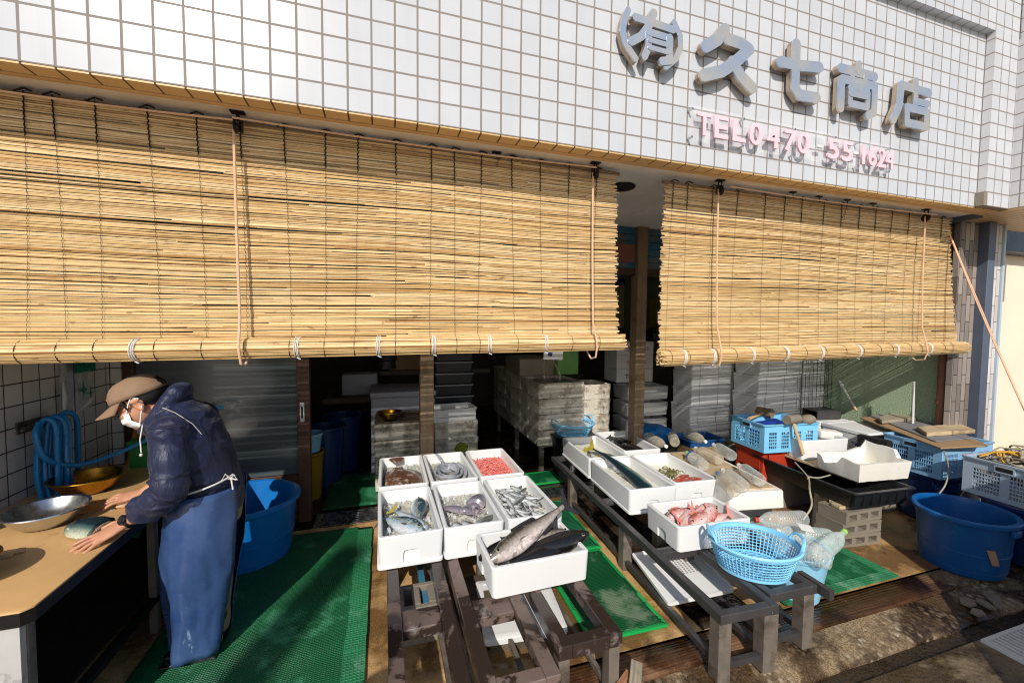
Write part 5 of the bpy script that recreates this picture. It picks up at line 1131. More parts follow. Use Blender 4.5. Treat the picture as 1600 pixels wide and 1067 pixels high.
mat_('green mat strip in the shade beside the right fish bench', 3.78, 4.22, .45, 1.3, 'green_mat')
# ------------------------------------------------------------------ right steel benches
H2 = .31
def bench(lab, x0, x1, y0, y1, legs, rz=0.0, cross=(), rails=True):
    T = thing('steel_bench', lab, 'bench', ((x0+x1)/2, y0, 0), rz, 'dark steel benches under the right fish boxes'); w_ = (x1-x0)/2; l_ = y1-y0; W = .042
    for sx in (-1, 1): part('beam', MB().box(sx*w_-(W if sx > 0 else 0), sx*w_+(W if sx < 0 else 0), 0, l_, H2-.045, H2).bevel(.003, 1), 'bench_steel', T)
    for y in (0, *cross, l_-W): part('crossbar', MB().box(-w_+W+.0005, w_-W-.0005, y+.0005, y+W, H2-.044, H2-.001).bevel(.003, 1), 'bench_steel', T)
    for y in legs:
        for sx in (-1, 1):
            x = sx*(w_-.036); part('leg', MB().box(x-.033, x+.033, y, y+.065, -.02 if y < .1 else 0, H2-.0455).bevel(.003, 1), 'leg_steel', T)
    if rails:
        for sx in (-1, 1): part('low_rail', MB().box(sx*(w_-.03)-.014, sx*(w_-.03)+.014, legs[0]+.066, legs[-1]-.001, .04, .068), 'bench_steel', T)
        part('low_rail', MB().box(-w_+.07, w_-.07, .02, .045, .04, .068), 'bench_steel', T)
    return T
bench('dark steel bench on flat metal legs, leftmost of the right hand benches', 2.665, 2.985, -.60, 1.62, (.01, .85, 1.74), radians(-3.2), (.5, 1.2))
bench('short dark steel bench under the blue oval basket', 3.005, 3.30, -.55, .20, (.01, .6), radians(-2), (), True)
bench('dark steel bench under the plastic bottles', 3.28, 3.86, .18, 1.72, (.02, 1.4), radians(-3), (.7,))
part('stub', MB().box(.16, .19, -.05, .12, H2-.05, H2-.002), 'bench_steel', [o for o in bpy.data.objects if o.get('label', '').startswith('short dark')][0])
gR = 'white foam fish boxes on the right benches'
RB = {'H': (3.065, 1.31, -4, 'of silver fish in murky water, back left of the right bench'), 'I': (3.46, 1.40, -4, 'of black fish, back right of the right bench'), 'J': (3.02, .655, -4, 'with a long dark green fish, on the right bench'), 'K': (3.40, .67, -4, 'holding a crab and red rockfish on the right bench')}
for k, (x, y, rz, lab) in RB.items():
    l_ = link(bpy.data.objects.new('foam_tray', ME_LID)); l_.location = (x, y, H2+.0005); l_.rotation_euler = (0, 0, radians(rz)); l_.scale = (1.09, 1.04, 1); tag(l_, 'foam slab under the box ' + lab.split(',')[0], 'foam tray', 'foam slabs under the right boxes')
    fbox(ME_M, (x, y, H2+.023), radians(rz), 'white foam box ' + lab, gR)
fbox(ME_G, (3.075, .022, H2+.001), radians(-3), 'white foam box heaped with red sea bream at the front of the right bench', gR)
def rb(k, dx=0, dy=0, dz=.1):
    x, y, rz, _ = RB[k]; a = radians(rz); return (x+dx*cos(a)-dy*sin(a), y+dx*sin(a)+dy*cos(a), H2+.023+dz)
for k, mt, lab, zz in (('H', 'milky_water', 'murky ice water in the back left box of the right bench', .08), ('I', 'dark_water', 'dark water around the black fish', .07), ('J', 'milky_water', 'milky ice water in the box with the long green fish', .085), ('K', 'milky_water', 'milky ice water around the crab', .07)):
    bed(.305, .58, rb(k, 0, 0, zz), radians(RB[k][2]), mt, lab, 'ice water', 'ice_water', .004, ord(k))
bed(.44, .27, (3.075, .022, H2+.07), radians(-3), 'ice_bed', 'ice under the red sea bream', 'ice', seed=15)
# long dark green fish across two boxes
T = fish('long_fish', 'long dark green fish with a yellow forked tail hanging over the box wall', 'long', .74, .105, .08, 'mahi_skin', 'fin_yellow', rb('J', -.045, .06, .142), radians(-84), 122, 9, .12, None, False, .0, 1.15)
for k, (dx, dy, rz) in enumerate([(-.03, -.05, -70), (.05, -.10, 100), (.02, .1, -80)]):
    fish('dark_fish', 'black fish lying in dark water in the back right box of the right bench', 'bass', .34, .09, .06, 'dark_bass_skin', 'fin_dark', rb('I', dx, dy, .085+.01*k), radians(rz), 80, 0, .04, 'black fish in the back right box', True, .006)
fish('silver_fish', 'silver fish half sunk in murky water in the back left box', 'tuna', .36, .09, .06, 'sardine_skin', 'fin_yellow', rb('H', .06, -.1, .085), radians(-60), 80, 0, .04, None, True, .006)
C_ = thing('crab', 'olive brown crab lying in the milky ice water', 'crab', rb('K', -.01, -.03, .085), radians(30))
b = MB().ball((0, 0, .018), (.05, .04, .022), 18, 10); part('shell', b.jitter(.005, 30), 'crab_shell', C_)
for sg in (1, -1):
    for q in range(4): part('leg', MB().tube(sm([(sg*.035, .02-.015*q, .012), (sg*.07, .045-.03*q, .03), (sg*.10, .04-.035*q, .004)], 4), [.008-.0006*z for z in range(9)], 6), 'crab_shell', C_)
    part('claw', MB().tube(sm([(sg*.03, .03, .015), (sg*.05, .065, .03), (sg*.025, .09, .03)], 4), [.008, .009, .01, .012, .014, .016, .014, .010, .004], 8), 'crab_shell', C_)
g = 'red and white rockfish pieces'
for k, (dx, dy, rz, ln) in enumerate([(.0, -.13, 15, .2), (.06, -.17, -20, .17), (.0, -.21, 5, .19)]):
    fish('rockfish', 'red and white rockfish beside the crab', 'bream', ln, .075, .055, 'rockfish_skin', 'fin_red', rb('K', dx, dy, .092), radians(rz), 85, 0, .03, g, True, .006)
# red sea bream heap
g = 'red sea bream in the front box of the right bench'
BR = [(-.10, -.04, 20, .20, 118, 0), (-.085, .045, 185, .20, 62, 4), (-.03, -.06, 200, .21, 62, 6), (.02, .045, 160, .20, 70, 0), (.045, -.045, 28, .22, 120, -16), (.09, .03, 8, .20, 115, 3), (.10, -.045, 185, .21, 60, 5), (-.06, .0, 12, .19, 110, 4)]
bl = ['lying lowest at the left end of the heap', 'at the back left of the heap', 'with its head toward the front left', 'pale and half hidden at the back', 'with its red tail fin standing up in the middle', 'at the back right', 'broad and flat at the right end', 'small at the far left corner']
for k, (dx, dy, rz, ln, ro, pt) in enumerate(BR):
    fish('sea_bream', 'red sea bream ' + bl[k], 'bream', ln, .092, .06, 'bream_skin', 'fin_red', (3.075+dx, .022+dy, H2+.105+.012*(k % 3)), radians(rz), ro, pt, .03, g, True, .008, 1.15)
# base with bottles
MX, MY = 3.80, .62
b = MB().rrect([(.42, .90, .02, 0), (.43, .91, .02, .006), (.42, .90, .02, .115), (.41, .89, .02, .125)]); single('foam_box', b, 'foam_chipped', 'upturned chipped foam box carrying the row of plastic bottles', 'foam box', (MX, MY, H2+.001), (0, 0, radians(-9)))
b = MB().box(-.17, .17, -.41, .41, 0, .008); single('plywood_sheet', b.jitter(.003, 6), 'pale_plank', 'pale board lying on the upturned foam box under the bottles', 'board', (MX, MY, H2+.1275), (0, 0, radians(-9)))
b = MB().box(-.2, .2, -.06, .06, 0, .05).bevel(.006, 1); single('wood_offcut', b, 'grey_plank', 'grey wooden offcut sticking out beyond the bottles', 'offcut', (3.98, .75, H2+.05), (0, 0, radians(70)))
BOT = {}
def bottle_proto(mt, capm, lab):
    T = thing('plastic_bottle', lab, 'bottle', (0, 0, -50), 0, 'empty plastic drink bottles')
    pr = [(.001, .004), (.03, 0), (.043, .006), (.046, .02)]
    for k in range(11): z = .03+.0155*k; pr += [(.0465, z), (.0465, z+.009), (.0442, z+.0115), (.0442, z+.0135)]
    pr += [(.046, .205), (.045, .225), (.036, .255), (.022, .283), (.0145, .295), (.0145, .312)]
    part('body', MB().lathe(pr, 20), mt, T, None, 50)
    part('cap', MB().lathe([(.001, .333), (.0145, .333), (.0165, .33), (.0165, .3125), (.001, .3125)], 16), capm, T)
    return T
def bottle(p_cap, p_base, mt, capm, lab, L_=.333):
    key = (mt, capm); first = key not in BOT
    if first: BOT[key] = bottle_proto(mt, capm, lab)
    d = (Vector(p_cap)-Vector(p_base)).normalized(); q = d.to_track_quat('Z', 'Y').to_euler(); loc = (Vector(p_cap)+Vector(p_base))/2-d*L_/2
    if first: o = BOT[key]; o.location = loc; o.rotation_euler = q
    else: o = dup(BOT[key], loc, q, lab)
    o['label'] = lab; return o
c6 = lambda a, c, z: at(860+a/3.334, 640+c/3.334, z=z)
zb = .492
for (a, c), (e, f), mt, cp, lab in [((605, 192), (505, 140), 'murky_pet', 'white_cap', 'dull grey bottle lying at the far left of the bottle row'), ((628, 120), (650, 175), 'murky_pet', 'white_cap', 'dull grey bottle seen end on, second from the far left'),
    ((820, 172), (700, 115), 'murky_pet', 'white_cap', 'dull grey bottle lying farthest back by the blue basket'), ((682, 203), (835, 318), 'clear_pet', 'lime_cap', 'clear bottle with lime cap and blue label'),
    ((735, 190), (905, 275), 'murky_pet', 'white_cap', 'murky bottle lying right of the lime capped bottle'), ((830, 170), (970, 255), 'clear_pet', 'white_cap', 'clear bottle at the right edge behind the murky one'),
    ((850, 308), (985, 455), 'murky_pet', 'blue_cap', 'murky bottle with a bright blue cap'), ((880, 300), (1025, 415), 'clear_pet', 'white_cap', 'clear ribbed bottle beside the blue capped one'), ((962, 275), (1115, 385), 'clear_pet', 'white_cap', 'clear bottle nearest the wooden offcut')]:
    p0, p1 = c6(a, c, zb), c6(e, f, zb); o = bottle(p0, p1, mt, cp, lab)
    if cp == 'lime_cap': part('label_band', MB().lathe([(.0475, .20), (.0475, .225)], 20), 'blue_cap', o)
# ------------------------------------------------------------------ baskets
def basket(lab, r0, r1, h, loc, rz, ell, group, mat='sky_basket', nu=56, nv=6, handle=True):
    T = thing('oval_basket', lab, 'basket', loc, rz, group)
    R = lambda t: r0+(r1-r0)*t**.8
    rows = [[Vector((R(j/nv)*cos(2*pi*k/nu), R(j/nv)*ell*sin(2*pi*k/nu), .012+(h-.024)*j/nv)) for k in range(nu)] for j in range(nv+1)]
    me = applied(MB().rings(rows, True, False, False).mesh('side', mat), [('WIREFRAME', dict(thickness=.0068, use_even_offset=False, use_boundary=True))]); part('side_lattice', me, mat, T, None)
    b = MB(); st = .014
    vs = {}
    n = int(r0/st)
    for i in range(-n, n+1):
        for j in range(-n, n+1):
            if (i*st/r0)**2+(j*st/(r0*ell))**2 < .93: vs[i, j] = b.bm.verts.new((i*st, j*st, .008))
    for (i, j) in vs:
        q = [(i, j), (i+1, j), (i+1, j+1), (i, j+1)]
        if all(t in vs for t in q): b.bm.faces.new([vs[t] for t in q])
    me = applied(b.mesh('floor', mat), [('WIREFRAME', dict(thickness=.0052, use_even_offset=False))]); part('floor_lattice', me, mat, T)
    b = MB().lathe([(r0*.90, .004), (r0+.004, .002), (r0+.006, .016), (r0*.92, .014)], nu, sy=ell); b.lathe([(r1-.004, h-.02), (r1+.010, h-.018), (r1+.015, h-.006), (r1+.008, h+.002), (r1-.004, h), (r1-.006, h-.02)], nu, sy=ell)
    part('rim', b, mat, T)
    if handle:
        for sg in (1, -1):
            b = MB().tube(sm([(sg*(r1+.004)*cos(-.38), (r1+.004)*ell*sin(-.38), h-.004), (sg*(r1+.012)*cos(-.27), (r1+.01)*ell*sin(-.27), h+.032), (sg*(r1+.016), 0, h+.040), (sg*(r1+.012)*cos(.27), (r1+.01)*ell*sin(.27), h+.032), (sg*(r1+.004)*cos(.38), (r1+.004)*ell*sin(.38), h-.004)], 5), .0085, 8, flat=.7); part('handle', b, mat, T)
    return T
basket('bright sky blue oval lattice basket standing empty on the dark steel bench', .17, .212, .15, (3.115, -.345, H2+.002), radians(-28), .86, 'sky blue lattice baskets', nu=64, nv=8)
BN = thing('waste_bin', 'black round bin in the shade carrying the basket of ice', 'bin', (3.16, 1.93, 0))
part('shell', MB().lathe([(.001, 0), (.19, 0), (.22, .40), (.235, .41), (.235, .425), (.001, .425)], 32), 'dark_bin', BN)
basket('sky blue basket full of ice standing on the black bin inside', .17, .225, .13, (3.16, 1.93, .427), .2, .95, 'sky blue lattice baskets', nu=48)
b = MB(); rows = [[Vector((.20*j/10*cos(2*pi*k/28), .19*j/10*sin(2*pi*k/28), .09+.035*(1-(j/10)**2)+.018*noise.noise(Vector((j*.6, k*.7, 3))))) for k in range(28)] for j in range(1, 11)]
b.rings(rows, True, True, False); single('ice_heap', b, 'ice_chip', 'heap of crushed ice in the basket on the black bin', 'ice', (3.16, 1.93, .427), kind='stuff')
# pale blue bucket with bottles
bp = at(1248, 850, z=.30); bx, by = bp.x-.01, bp.y+.02
BK = thing('pale_bucket', 'pale blue bucket crammed with clear bottles behind the oval basket', 'bucket', (bx, by, 0))
part('shell', MB().lathe([(.001, .008), (.125, .008), (.168, .28), (.166, .292), (.186, .294), (.190, .286), (.186, .266), (.174, .262), (.172, .25), (.133, .004), (.001, 0)], 44), 'pale_bucket', BK)
r_ = random.Random(4)
c4 = lambda a, c, z: at(1080+a/3.718, 780+c/3.718, z=z)
for (a, c), (e, f), z0, z1, mt, cp, lab in [((405, 118), (625, 110), .40, .40, 'clear_pet', 'red_cap', 'clear bottle with red cap lying across the back of the bucket'), ((450, 175), (690, 290), .36, .36, 'clear_pet', 'red_cap', 'clear bottle with red cap lying across the middle of the bucket'),
    ((860, 215), (745, 320), .38, .32, 'green_pet', 'lime_cap', 'greenish bottle with lime cap leaning at the right rim of the bucket'), ((385, 160), (560, 200), .35, .35, 'green_pet', 'orange_cap', 'greenish bottle with orange cap at the left rim of the bucket'), ((560, 190), (740, 210), .36, .34, 'green_pet', 'white_cap', 'greenish bottle with white cap lying at the back right of the bucket'), ((520, 260), (690, 320), .335, .335, 'clear_pet', 'white_cap', 'clear bottle low at the front of the bucket')]:
    bottle(c4(a, c, z0), c4(e, f, z1), mt, cp, lab)
single('paper_tag', MB().box(-.035, .035, -.03, .03, 0, .002), 'white_plastic', 'white paper tag lying on the bottles in the bucket', 'tag', tuple(c4(665, 165, .435)), (.2, .1, -.5))
# perforated white tray under the bench
T = thing('perforated_tray', 'white perforated tray leaning under the dark steel bench', 'tray', (2.94, .00, .10), (radians(5), radians(-5), radians(-7)))
part('tray', MB().rrect([(.40, .42, .02, 0), (.41, .43, .02, .006), (.41, .43, .02, .024), (.39, .41, .02, .024), (.385, .405, .018, .012)]), 'foam_bright', T)
b = MB()
for i in range(9):
    for j in range(12):
        b.lathe([(.001, .0135), (.006, .0135)], 8, (-.05+i*.022, -.02+j*.016, 0), cap1=False)
part('hole_pattern', b, 'slate_board', T)
# ------------------------------------------------------------------ right hand clutter
BLK = None
for k in range(3):
    lab = ['lowest', 'middle', 'topmost'][k]+' hollow concrete block of the stack under the black tray'
    T = thing('concrete_block', lab, 'concrete block', (4.56+.01*k, .13, .088*k), radians(-6+3*k), 'stacked concrete blocks under the tray')
    b = MB().box(-.185, .185, -.10, .10, 0, .02); b.box(-.185, .185, -.10, .10, .062, .085)
    for x in (-.185, -.075, .04, .150): b.box(x, x+.035, -.0995, .0995, .0202, .0618)
    part('block', b.jitter(.003, 20), 'concrete_block', T)
for k, (y, dx) in enumerate(((.09, 0), (.16, .05))): single('wood_offcut', MB().box(-.16, .16, -.035, .035, 0, .022).bevel(.003, 1), 'pale_plank', ['pale wooden offcut on the concrete blocks, front of two', 'pale wooden offcut on the concrete blocks, rear of two'][k], 'offcut', (4.56+dx, y, .2655), (0, 0, radians(-8+k*9)))
T = thing('black_tray', 'long black plastic fish tray resting on concrete blocks', 'tray', (4.72, .42, .29), radians(-4))
part('tray', MB().rrect([(.50, .84, .03, 0), (.54, .89, .03, .115), (.58, .93, .03, .117), (.58, .93, .03, .128), (.53, .88, .03, .128), (.515, .865, .03, .10), (.48, .82, .03, .012)]), 'black_tray', T)
b = MB()
for k in range(7): b.box(-.27+k*.08, -.262+k*.08, -.4455, -.432, .03, .116)
part('rib', b, 'black_tray', T)
single('concrete_block', MB().box(-.19, .19, -.1, .1, 0, .28).bevel(.006, 1), 'concrete_block', 'plain concrete block under the far end of the black tray', 'concrete block', (4.75, .75, 0))
single('slat_board', MB().box(-.17, .17, -.34, .40, 0, .012), 'pale_plank', 'wooden board across the black tray under the foam boxes', 'board', (4.84, .45, .4195), (0, 0, radians(-4)))
ME_R = foam_mesh(.50, .36, .17, mat='foam_bright', long_notch=True, name='foam_box')
fbox(ME_R, (4.95, .74, .433), radians(-5), 'clean empty foam box on the black tray beside the sky blue crate', 'white foam boxes on the black tray')
# broken box
b = MB(); n = 40; rows = []
def edge_h(t): return .115+.05*noise.noise(Vector((t*7, 2, 1)))+(.05 if .30 < t < .52 else 0)-(.04 if .78 < t < .9 else 0)
def ringp(w_, l_, t):
    per = [(-w_/2, -l_/2), (w_/2, -l_/2), (w_/2, l_/2), (-w_/2, l_/2), (-w_/2, -l_/2)]; s_ = t*4; i = min(3, int(s_)); f = s_-i; return per[i][0]*(1-f)+per[i+1][0]*f, per[i][1]*(1-f)+per[i+1][1]*f
for (w_, l_, mode) in ((.46, .32, 0), (.48, .34, 1), (.485, .345, 2), (.44, .30, 3), (.42, .28, 4)):
    row = []
    for k in range(n):
        t = k/n; x, y = ringp(w_, l_, t); h_ = edge_h(t); z = {0: 0, 1: h_*.6, 2: h_, 3: h_+.008*noise.noise(Vector((t*40, 1, 1))), 4: .025}[mode]
        row.append(Vector((x+.006*noise.noise(Vector((t*30, mode, 1))), y+.006*noise.noise(Vector((t*30, mode, 4))), z)))
    rows.append(row)
b.rings(rows, True, True, True); o = single('foam_box', b, 'foam_chipped', 'broken foam box with a jagged chipped rim on the black tray', 'foam box', (4.87, .24, .433), (0, 0, radians(-6)), 'white foam boxes on the black tray', smooth=50); o.scale = (1, 1, 1.18)
b = MB().tube(sm([tuple(at(1242, 722, z=.44)), tuple(at(1262, 745, z=.425)), tuple(at(1265, 765, y=.05)), tuple(at(1268, 790, y=.02)), tuple(at(1255, 812, y=.0))]), .006, 6); b.tube(sm([tuple(at(1262, 745, z=.43)), tuple(at(1280, 746, z=.44)), tuple(at(1297, 742, z=.44))]), .005, 6); b.ball(at(1263, 748, z=.43), .011, 8, 6)
single('knotted_cord', b, 'grey_rope', 'knotted pale cord hanging from the black tray', 'cord')
# crates
def crate(name, lab, w_, l_, h, loc, rz, mat, group=None, panels=(3, 2), rows_=5, cols=9, t=.008):
    T = thing(name, lab, 'crate', loc, rz, group); b = MB()
    b.box(-w_/2+t, w_/2-t, -l_/2+t, l_/2-t, 0, .008)
    def wall(length, nP, place):
        segs = []; mg = .06*h+.018; pw = (length-.05*(nP+1))/nP; zb_, zt = .035, h-.06
        place(b, 0, length, 0, zb_, 0); place(b, 0, length, zt, h-.0005, 0)
        x = 0
        for k in range(nP):
            place(b, x, x+.05, zb_, zt, 0); x += .05
            for c in range(1, cols): place(b, x+pw*c/cols-.002, x+pw*c/cols+.002, zb_, zt, .0015)
            for r in range(1, rows_): place(b, x, x+pw, zb_+(zt-zb_)*r/rows_-.0035, zb_+(zt-zb_)*r/rows_+.0035, .0008)
            x += pw
        place(b, x, length, zb_, zt, 0)
    def pX(y, sg): return lambda b, a0, a1, z0, z1, i: b.box(-w_/2+a0, -w_/2+a1, *(sorted((y+sg*i, y+sg*(t-i)))), z0, z1)
    def pY(x, sg): return lambda b, a0, a1, z0, z1, i: b.box(*(sorted((x+sg*i, x+sg*(t-i)))), -l_/2+t+a0*(l_-2*t)/l_, -l_/2+t+a1*(l_-2*t)/l_, z0, z1)
    wall(w_, panels[0], pX(-l_/2, 1)); wall(w_, panels[0], pX(l_/2, -1)); wall(l_, panels[1], pY(-w_/2, 1)); wall(l_, panels[1], pY(w_/2, -1))
    part('body', b, mat, T)
    b = MB().rrect([(w_, l_, .02, h), (w_+.026, l_+.026, .025, h), (w_+.03, l_+.03, .026, h+.012), (w_-.01, l_-.01, .018, h+.012), (w_-.014, l_-.014, .016, h)], 4)
    bmesh.ops.delete(b.bm, geom=[f for f in b.bm.faces if len(f.verts) > 4], context='FACES'); part('rim', b, mat, T)
    for sg in (-1, 1): part('handle', MB().box(sg*(w_/2+.001), sg*(w_/2+.012), -.05, .05, h-.05, h-.002) if sg > 0 else MB().box(-w_/2-.012, -w_/2-.001, -.05, .05, h-.05, h-.002), mat, T)
    part('handle_slot', MB().box(-w_/2-.0135, -w_/2-.0122, -.042, .042, h-.04, h-.012), 'black_void', T)
    return T
SC = thing('red_stool', 'red plastic crate stool under the sky blue crate', 'stool', (4.66, .92, 0), radians(-4))
part('seat', MB().box(-.19, .19, -.17, .17, .44, .47).bevel(.01, 2), 'red_crate', SC)
for sx in (-1, 1):
    for sy in (-1, 1): part('leg', MB().rrect([(.06, .06, .01, 0), (.05, .05, .01, .4395)]).xform(Matrix.Translation((sx*.155, sy*.135, 0))), 'red_crate', SC)
part('side_panel', MB().box(-.186, -.18, -.125, .125, .30, .4395), 'red_crate', SC); part('side_panel', MB().box(-.125, .125, -.165, -.159, .30, .4395), 'red_crate', SC); part('rail', MB().box(-.125, .125, -.16, -.15, .1, .13), 'red_crate', SC)
crate('plastic_crate', 'sky blue crate of trowels and mallets on the red stool', .56, .40, .24, (4.72, .90, .475), radians(-6), 'sky_crate', None, (4, 2), 5, 4)
b = MB().ball((0, 0, 0), (.22, .14, .05), 18, 8).jitter(.05, 9); single('blue_netting', b, 'blue_net', 'bunched blue netting in the sky blue crate', 'netting', (4.73, .93, .64))
def mallet(lab, loc, rz, pitch, hm='concrete_block', hs=(.05, .075)):
    T = thing('mallet', lab, 'mallet', loc, (0, pitch, rz), 'tools in the sky blue crate')
    part('handle', MB().tube([(0, 0, 0), (.15, 0, 0), (.30, 0, 0)], [.014, .013, .016], 10), 'handle_wood', T); part('head', MB().tube([(0, -hs[1], 0), (0, hs[1], 0)], hs[0], 16), hm, T); return T
mallet('grey headed mallet with its wooden handle hanging over the front of the sky blue crate', tuple(at(1238, 655, y=.675)), radians(-84), radians(70), 'concrete_block', (.04, .075))
mallet('brown brush headed tool lying in the back of the sky blue crate', tuple(at(1195, 644, z=.74)), radians(195), radians(6), 'post_wood', (.045, .07))
single('smooth_stone', MB().ball((0, 0, 0), (.08, .05, .045), 16, 10).jitter(.008, 9), 'concrete_block', 'rounded grey stone on the right rim of the sky blue crate', 'stone', tuple(at(1262, 655, z=.755)))
single('foam_scrap', MB().box(-.11, .11, -.05, .05, 0, .07).bevel(.015, 3).jitter(.01, 9), 'foam_chipped', 'rounded white foam scrap behind the clean foam box', 'foam scrap', tuple(at(1292, 684, z=.56)), (.1, .1, -.2))
# foam stacks under the narrow blind
ME_ST = foam_mesh(.60, .36, .165, notch=False, mat='foam', name='foam_box'); ME_SL = lid_mesh(.60, .36, .03)
def fstack(x, y, z0, n, lab, rz, me=None, dx=.012, wd=1.0, mt=None, group=None):
    r = random.Random(int(x*100))
    nm = ['lowest', 'second', 'third', 'fourth', 'fifth', 'topmost']
    for k in range(n):
        T = thing('foam_box', ('topmost' if k == n-1 else nm[k]) + (' box' if k in (0, n-1) else ' box from the bottom') + ' of the ' + lab, 'foam box', (x+r.uniform(-dx, dx), y+r.uniform(-dx, dx), z0+k*.197), rz+r.uniform(-.02, .02), group or 'closed foam boxes stacked under the narrow blind')
        T.scale = (wd, 1, 1)
        a = part('body', me or ME_ST, 'foam', T); l_ = part('cover', ME_SL, 'foam', T, loc=(0, 0, .1655))
        for q in (-.2, .05, .24): part('strap', MB().box(q, q+.0035, -.1825, -.1805, .0, .19), 'foam_grey', T)
single('wooden_pallet', MB().box(4.45, 6.05, 1.72, 2.35, .16, .26).bevel(.004, 1), 'grey_plank', 'low wooden platform carrying the stacked foam boxes', 'platform')
single('wooden_pallet', MB().box(5.0, 6.08, 1.30, 1.7195, .16, .26).bevel(.004, 1), 'grey_plank', 'low wooden platform under the right stacks of foam boxes', 'platform')
fstack(4.90, 2.0, .261, 5, 'left stack of closed foam boxes', radians(-2)); fstack(5.40, 1.56, .261, 5, 'middle stack of closed foam boxes', radians(-1)); fstack(5.90, 1.56, .261, 5, 'narrow right stack of foam boxes', 0, None, .004, .55)
single('blue_shallow_basket', MB().rrect([(.40, .26, .03, 0), (.46, .32, .04, .07), (.48, .34, .04, .07), (.48, .34, .04, .08), (.44, .30, .03, .08), (.38, .24, .03, .01)]), 'deep_blue_tub', 'shallow deep blue tray on the floor between the bottles and the foam stacks', 'tray', (4.52, 1.62, .30), (0, 0, -.05))
single('storage_box', MB().box(-.2, .2, -.2, .2, 0, .298).bevel(.01, 2), 'cardboard', 'brown carton under the shallow blue tray', 'carton', (4.50, 1.58, 0))
b = MB()
for k in range(9): b.box(5.655+k*.058, 5.658+k*.058, 1.352, 1.356, .25, 1.25)
for k in range(8): b.box(5.655, 6.12, 1.3565, 1.36, .30+k*.125, .303+k*.125)
single('wire_panel', b, 'old_iron', 'dark wire mesh panel leaning on the right stack of foam boxes', 'wire mesh')
# coolers and crates at the right wall
def cooler(lab, w_, l_, h, loc, rz, scribble=True):
    T = thing('cool_box', lab, 'cool box', loc, rz, 'used foam cool boxes by the green wall'); me = foam_mesh(w_, l_, h, notch=False, mat='foam', name='foam_shell'); part('shell', me, 'foam', T)
    part('cover', lid_mesh(w_+.01, l_+.01, .035), 'foam', T, loc=(0, 0, h+.0005))
    if scribble:
        for q in (-.12, .1):
            if abs(q) > l_/2-.06: continue
            b = MB(); r = random.Random(int(q*100)+9); b.tube(sm([(-w_/2-.003, q+r.uniform(-.05, .05), h*.72+r.uniform(-.03, .03)) for _ in range(7)], 4), .003, 5); part('blue_mark', b, 'blue_net', T)
            part('corner_tab', MB().box(-w_/2-.006, -w_/2-.0005, q-.03, q+.03, .06, h*.5).bevel(.003, 1), 'foam', T)
    return T
cooler('foam cool box with blue scribbles, nearer of two by the green wall', .40, .44, .27, (5.60, .72, .33), radians(-3)); cooler('foam cool box with blue scribbles, farther of two by the green wall', .40, .40, .27, (5.60, 1.15, .33), radians(-2))
for k, y in enumerate((.72, 1.15)): single('support_box', MB().box(5.40, 5.80, y-.19, y+.19, 0, .329).bevel(.01, 2), 'foam_worn', 'worn foam box under the '+['nearer', 'farther'][k]+' scribbled cool box', 'foam box')
single('dark_carton', MB().box(-.12, .17, -.12, .12, 0, .26).bevel(.006, 1), 'black_void', 'dark brown carton between the cool box and the pale blue crate', 'carton', (5.46, .46, .36))
single('support_block', MB().box(-.12, .17, -.12, .12, 0, .3595), 'concrete_block', 'concrete lump under the dark brown carton', 'block', (5.46, .46, 0))
T = thing('battery_case', 'small dark open ended box on top of the cool boxes', 'box', (5.62, 1.10, .637), radians(-8))
b = MB().box(-.14, .14, -.09, .09, 0, .012); b.box(-.14, .14, -.09, .09, .078, .09); b.box(-.14, .14, -.09, -.08, .0125, .0775); b.box(-.14, .14, .08, .09, .0125, .0775); part('case', b, 'bench_steel', T); part('end_cap', MB().box(.06, .138, -.078, .078, .0126, .0774), 'leg_steel', T)
crate('plastic_crate', 'pale blue crate under weathered boards at the right', .58, .40, .255, (5.68, .19, .405), radians(-3), 'pale_crate', None, (3, 2), 5, 8)
crate('plastic_crate', 'grey blue crate full of tangled ropes at the right edge', .62, .44, .25, (5.58, -.40, .405), radians(-4), 'grey_crate', None, (3, 2), 6, 9)
tub('dark blue tub under the crate of ropes, partly hidden at the right edge', .26, .30, .40, (5.56, -.44, 0), 'navy_bin', 'large blue tubs', .9)
tub('dark blue tub under the pale blue crate', .24, .28, .40, (5.70, .2, 0), 'navy_bin', 'large blue tubs', .8)
tub('big blue tub with a tan sticker standing on the road edge at the right', .205, .245, .385, (4.98, -.315, -.012), 'deep_blue_tub', 'large blue tubs', .95, radians(0), (-2.05, .12, .045, .10))
# boards on the pale crate
pz = .69
def board_px(name, pts, z, th, mt, lab, cat='board', bev=.003):
    P_ = [at(u, v, z=z) for u, v in pts]; c = sum(P_, Vector())/len(P_); b = MB().prism([(p.x-c.x, p.y-c.y) for p in P_], 0, th, 'XY').bevel(bev, 1)
    return single(name, b, mt, lab, cat, (c.x, c.y, z))
board_px('fibre_board', [(1343, 654), (1470, 702), (1545, 698), (1490, 672), (1400, 648)], .675, .012, 'cardboard', 'frayed tan fibre board over the pale blue crate')
board_px('slate_sheet', [(1358, 650), (1462, 691), (1520, 685), (1440, 655), (1390, 645)], .6885, .008, 'slate_board', 'grey flat sheet lying on the fibre board')
board_px('short_plank', [(1372, 657), (1378, 662), (1445, 656), (1440, 648), (1390, 650)], .698, .03, 'grey_plank', 'short weathered plank on the grey sheet, farther of two')
board_px('short_plank', [(1432, 672), (1448, 682), (1524, 677), (1500, 667)], .698, .032, 'pale_plank', 'short pale plank on the grey sheet, nearer of two')
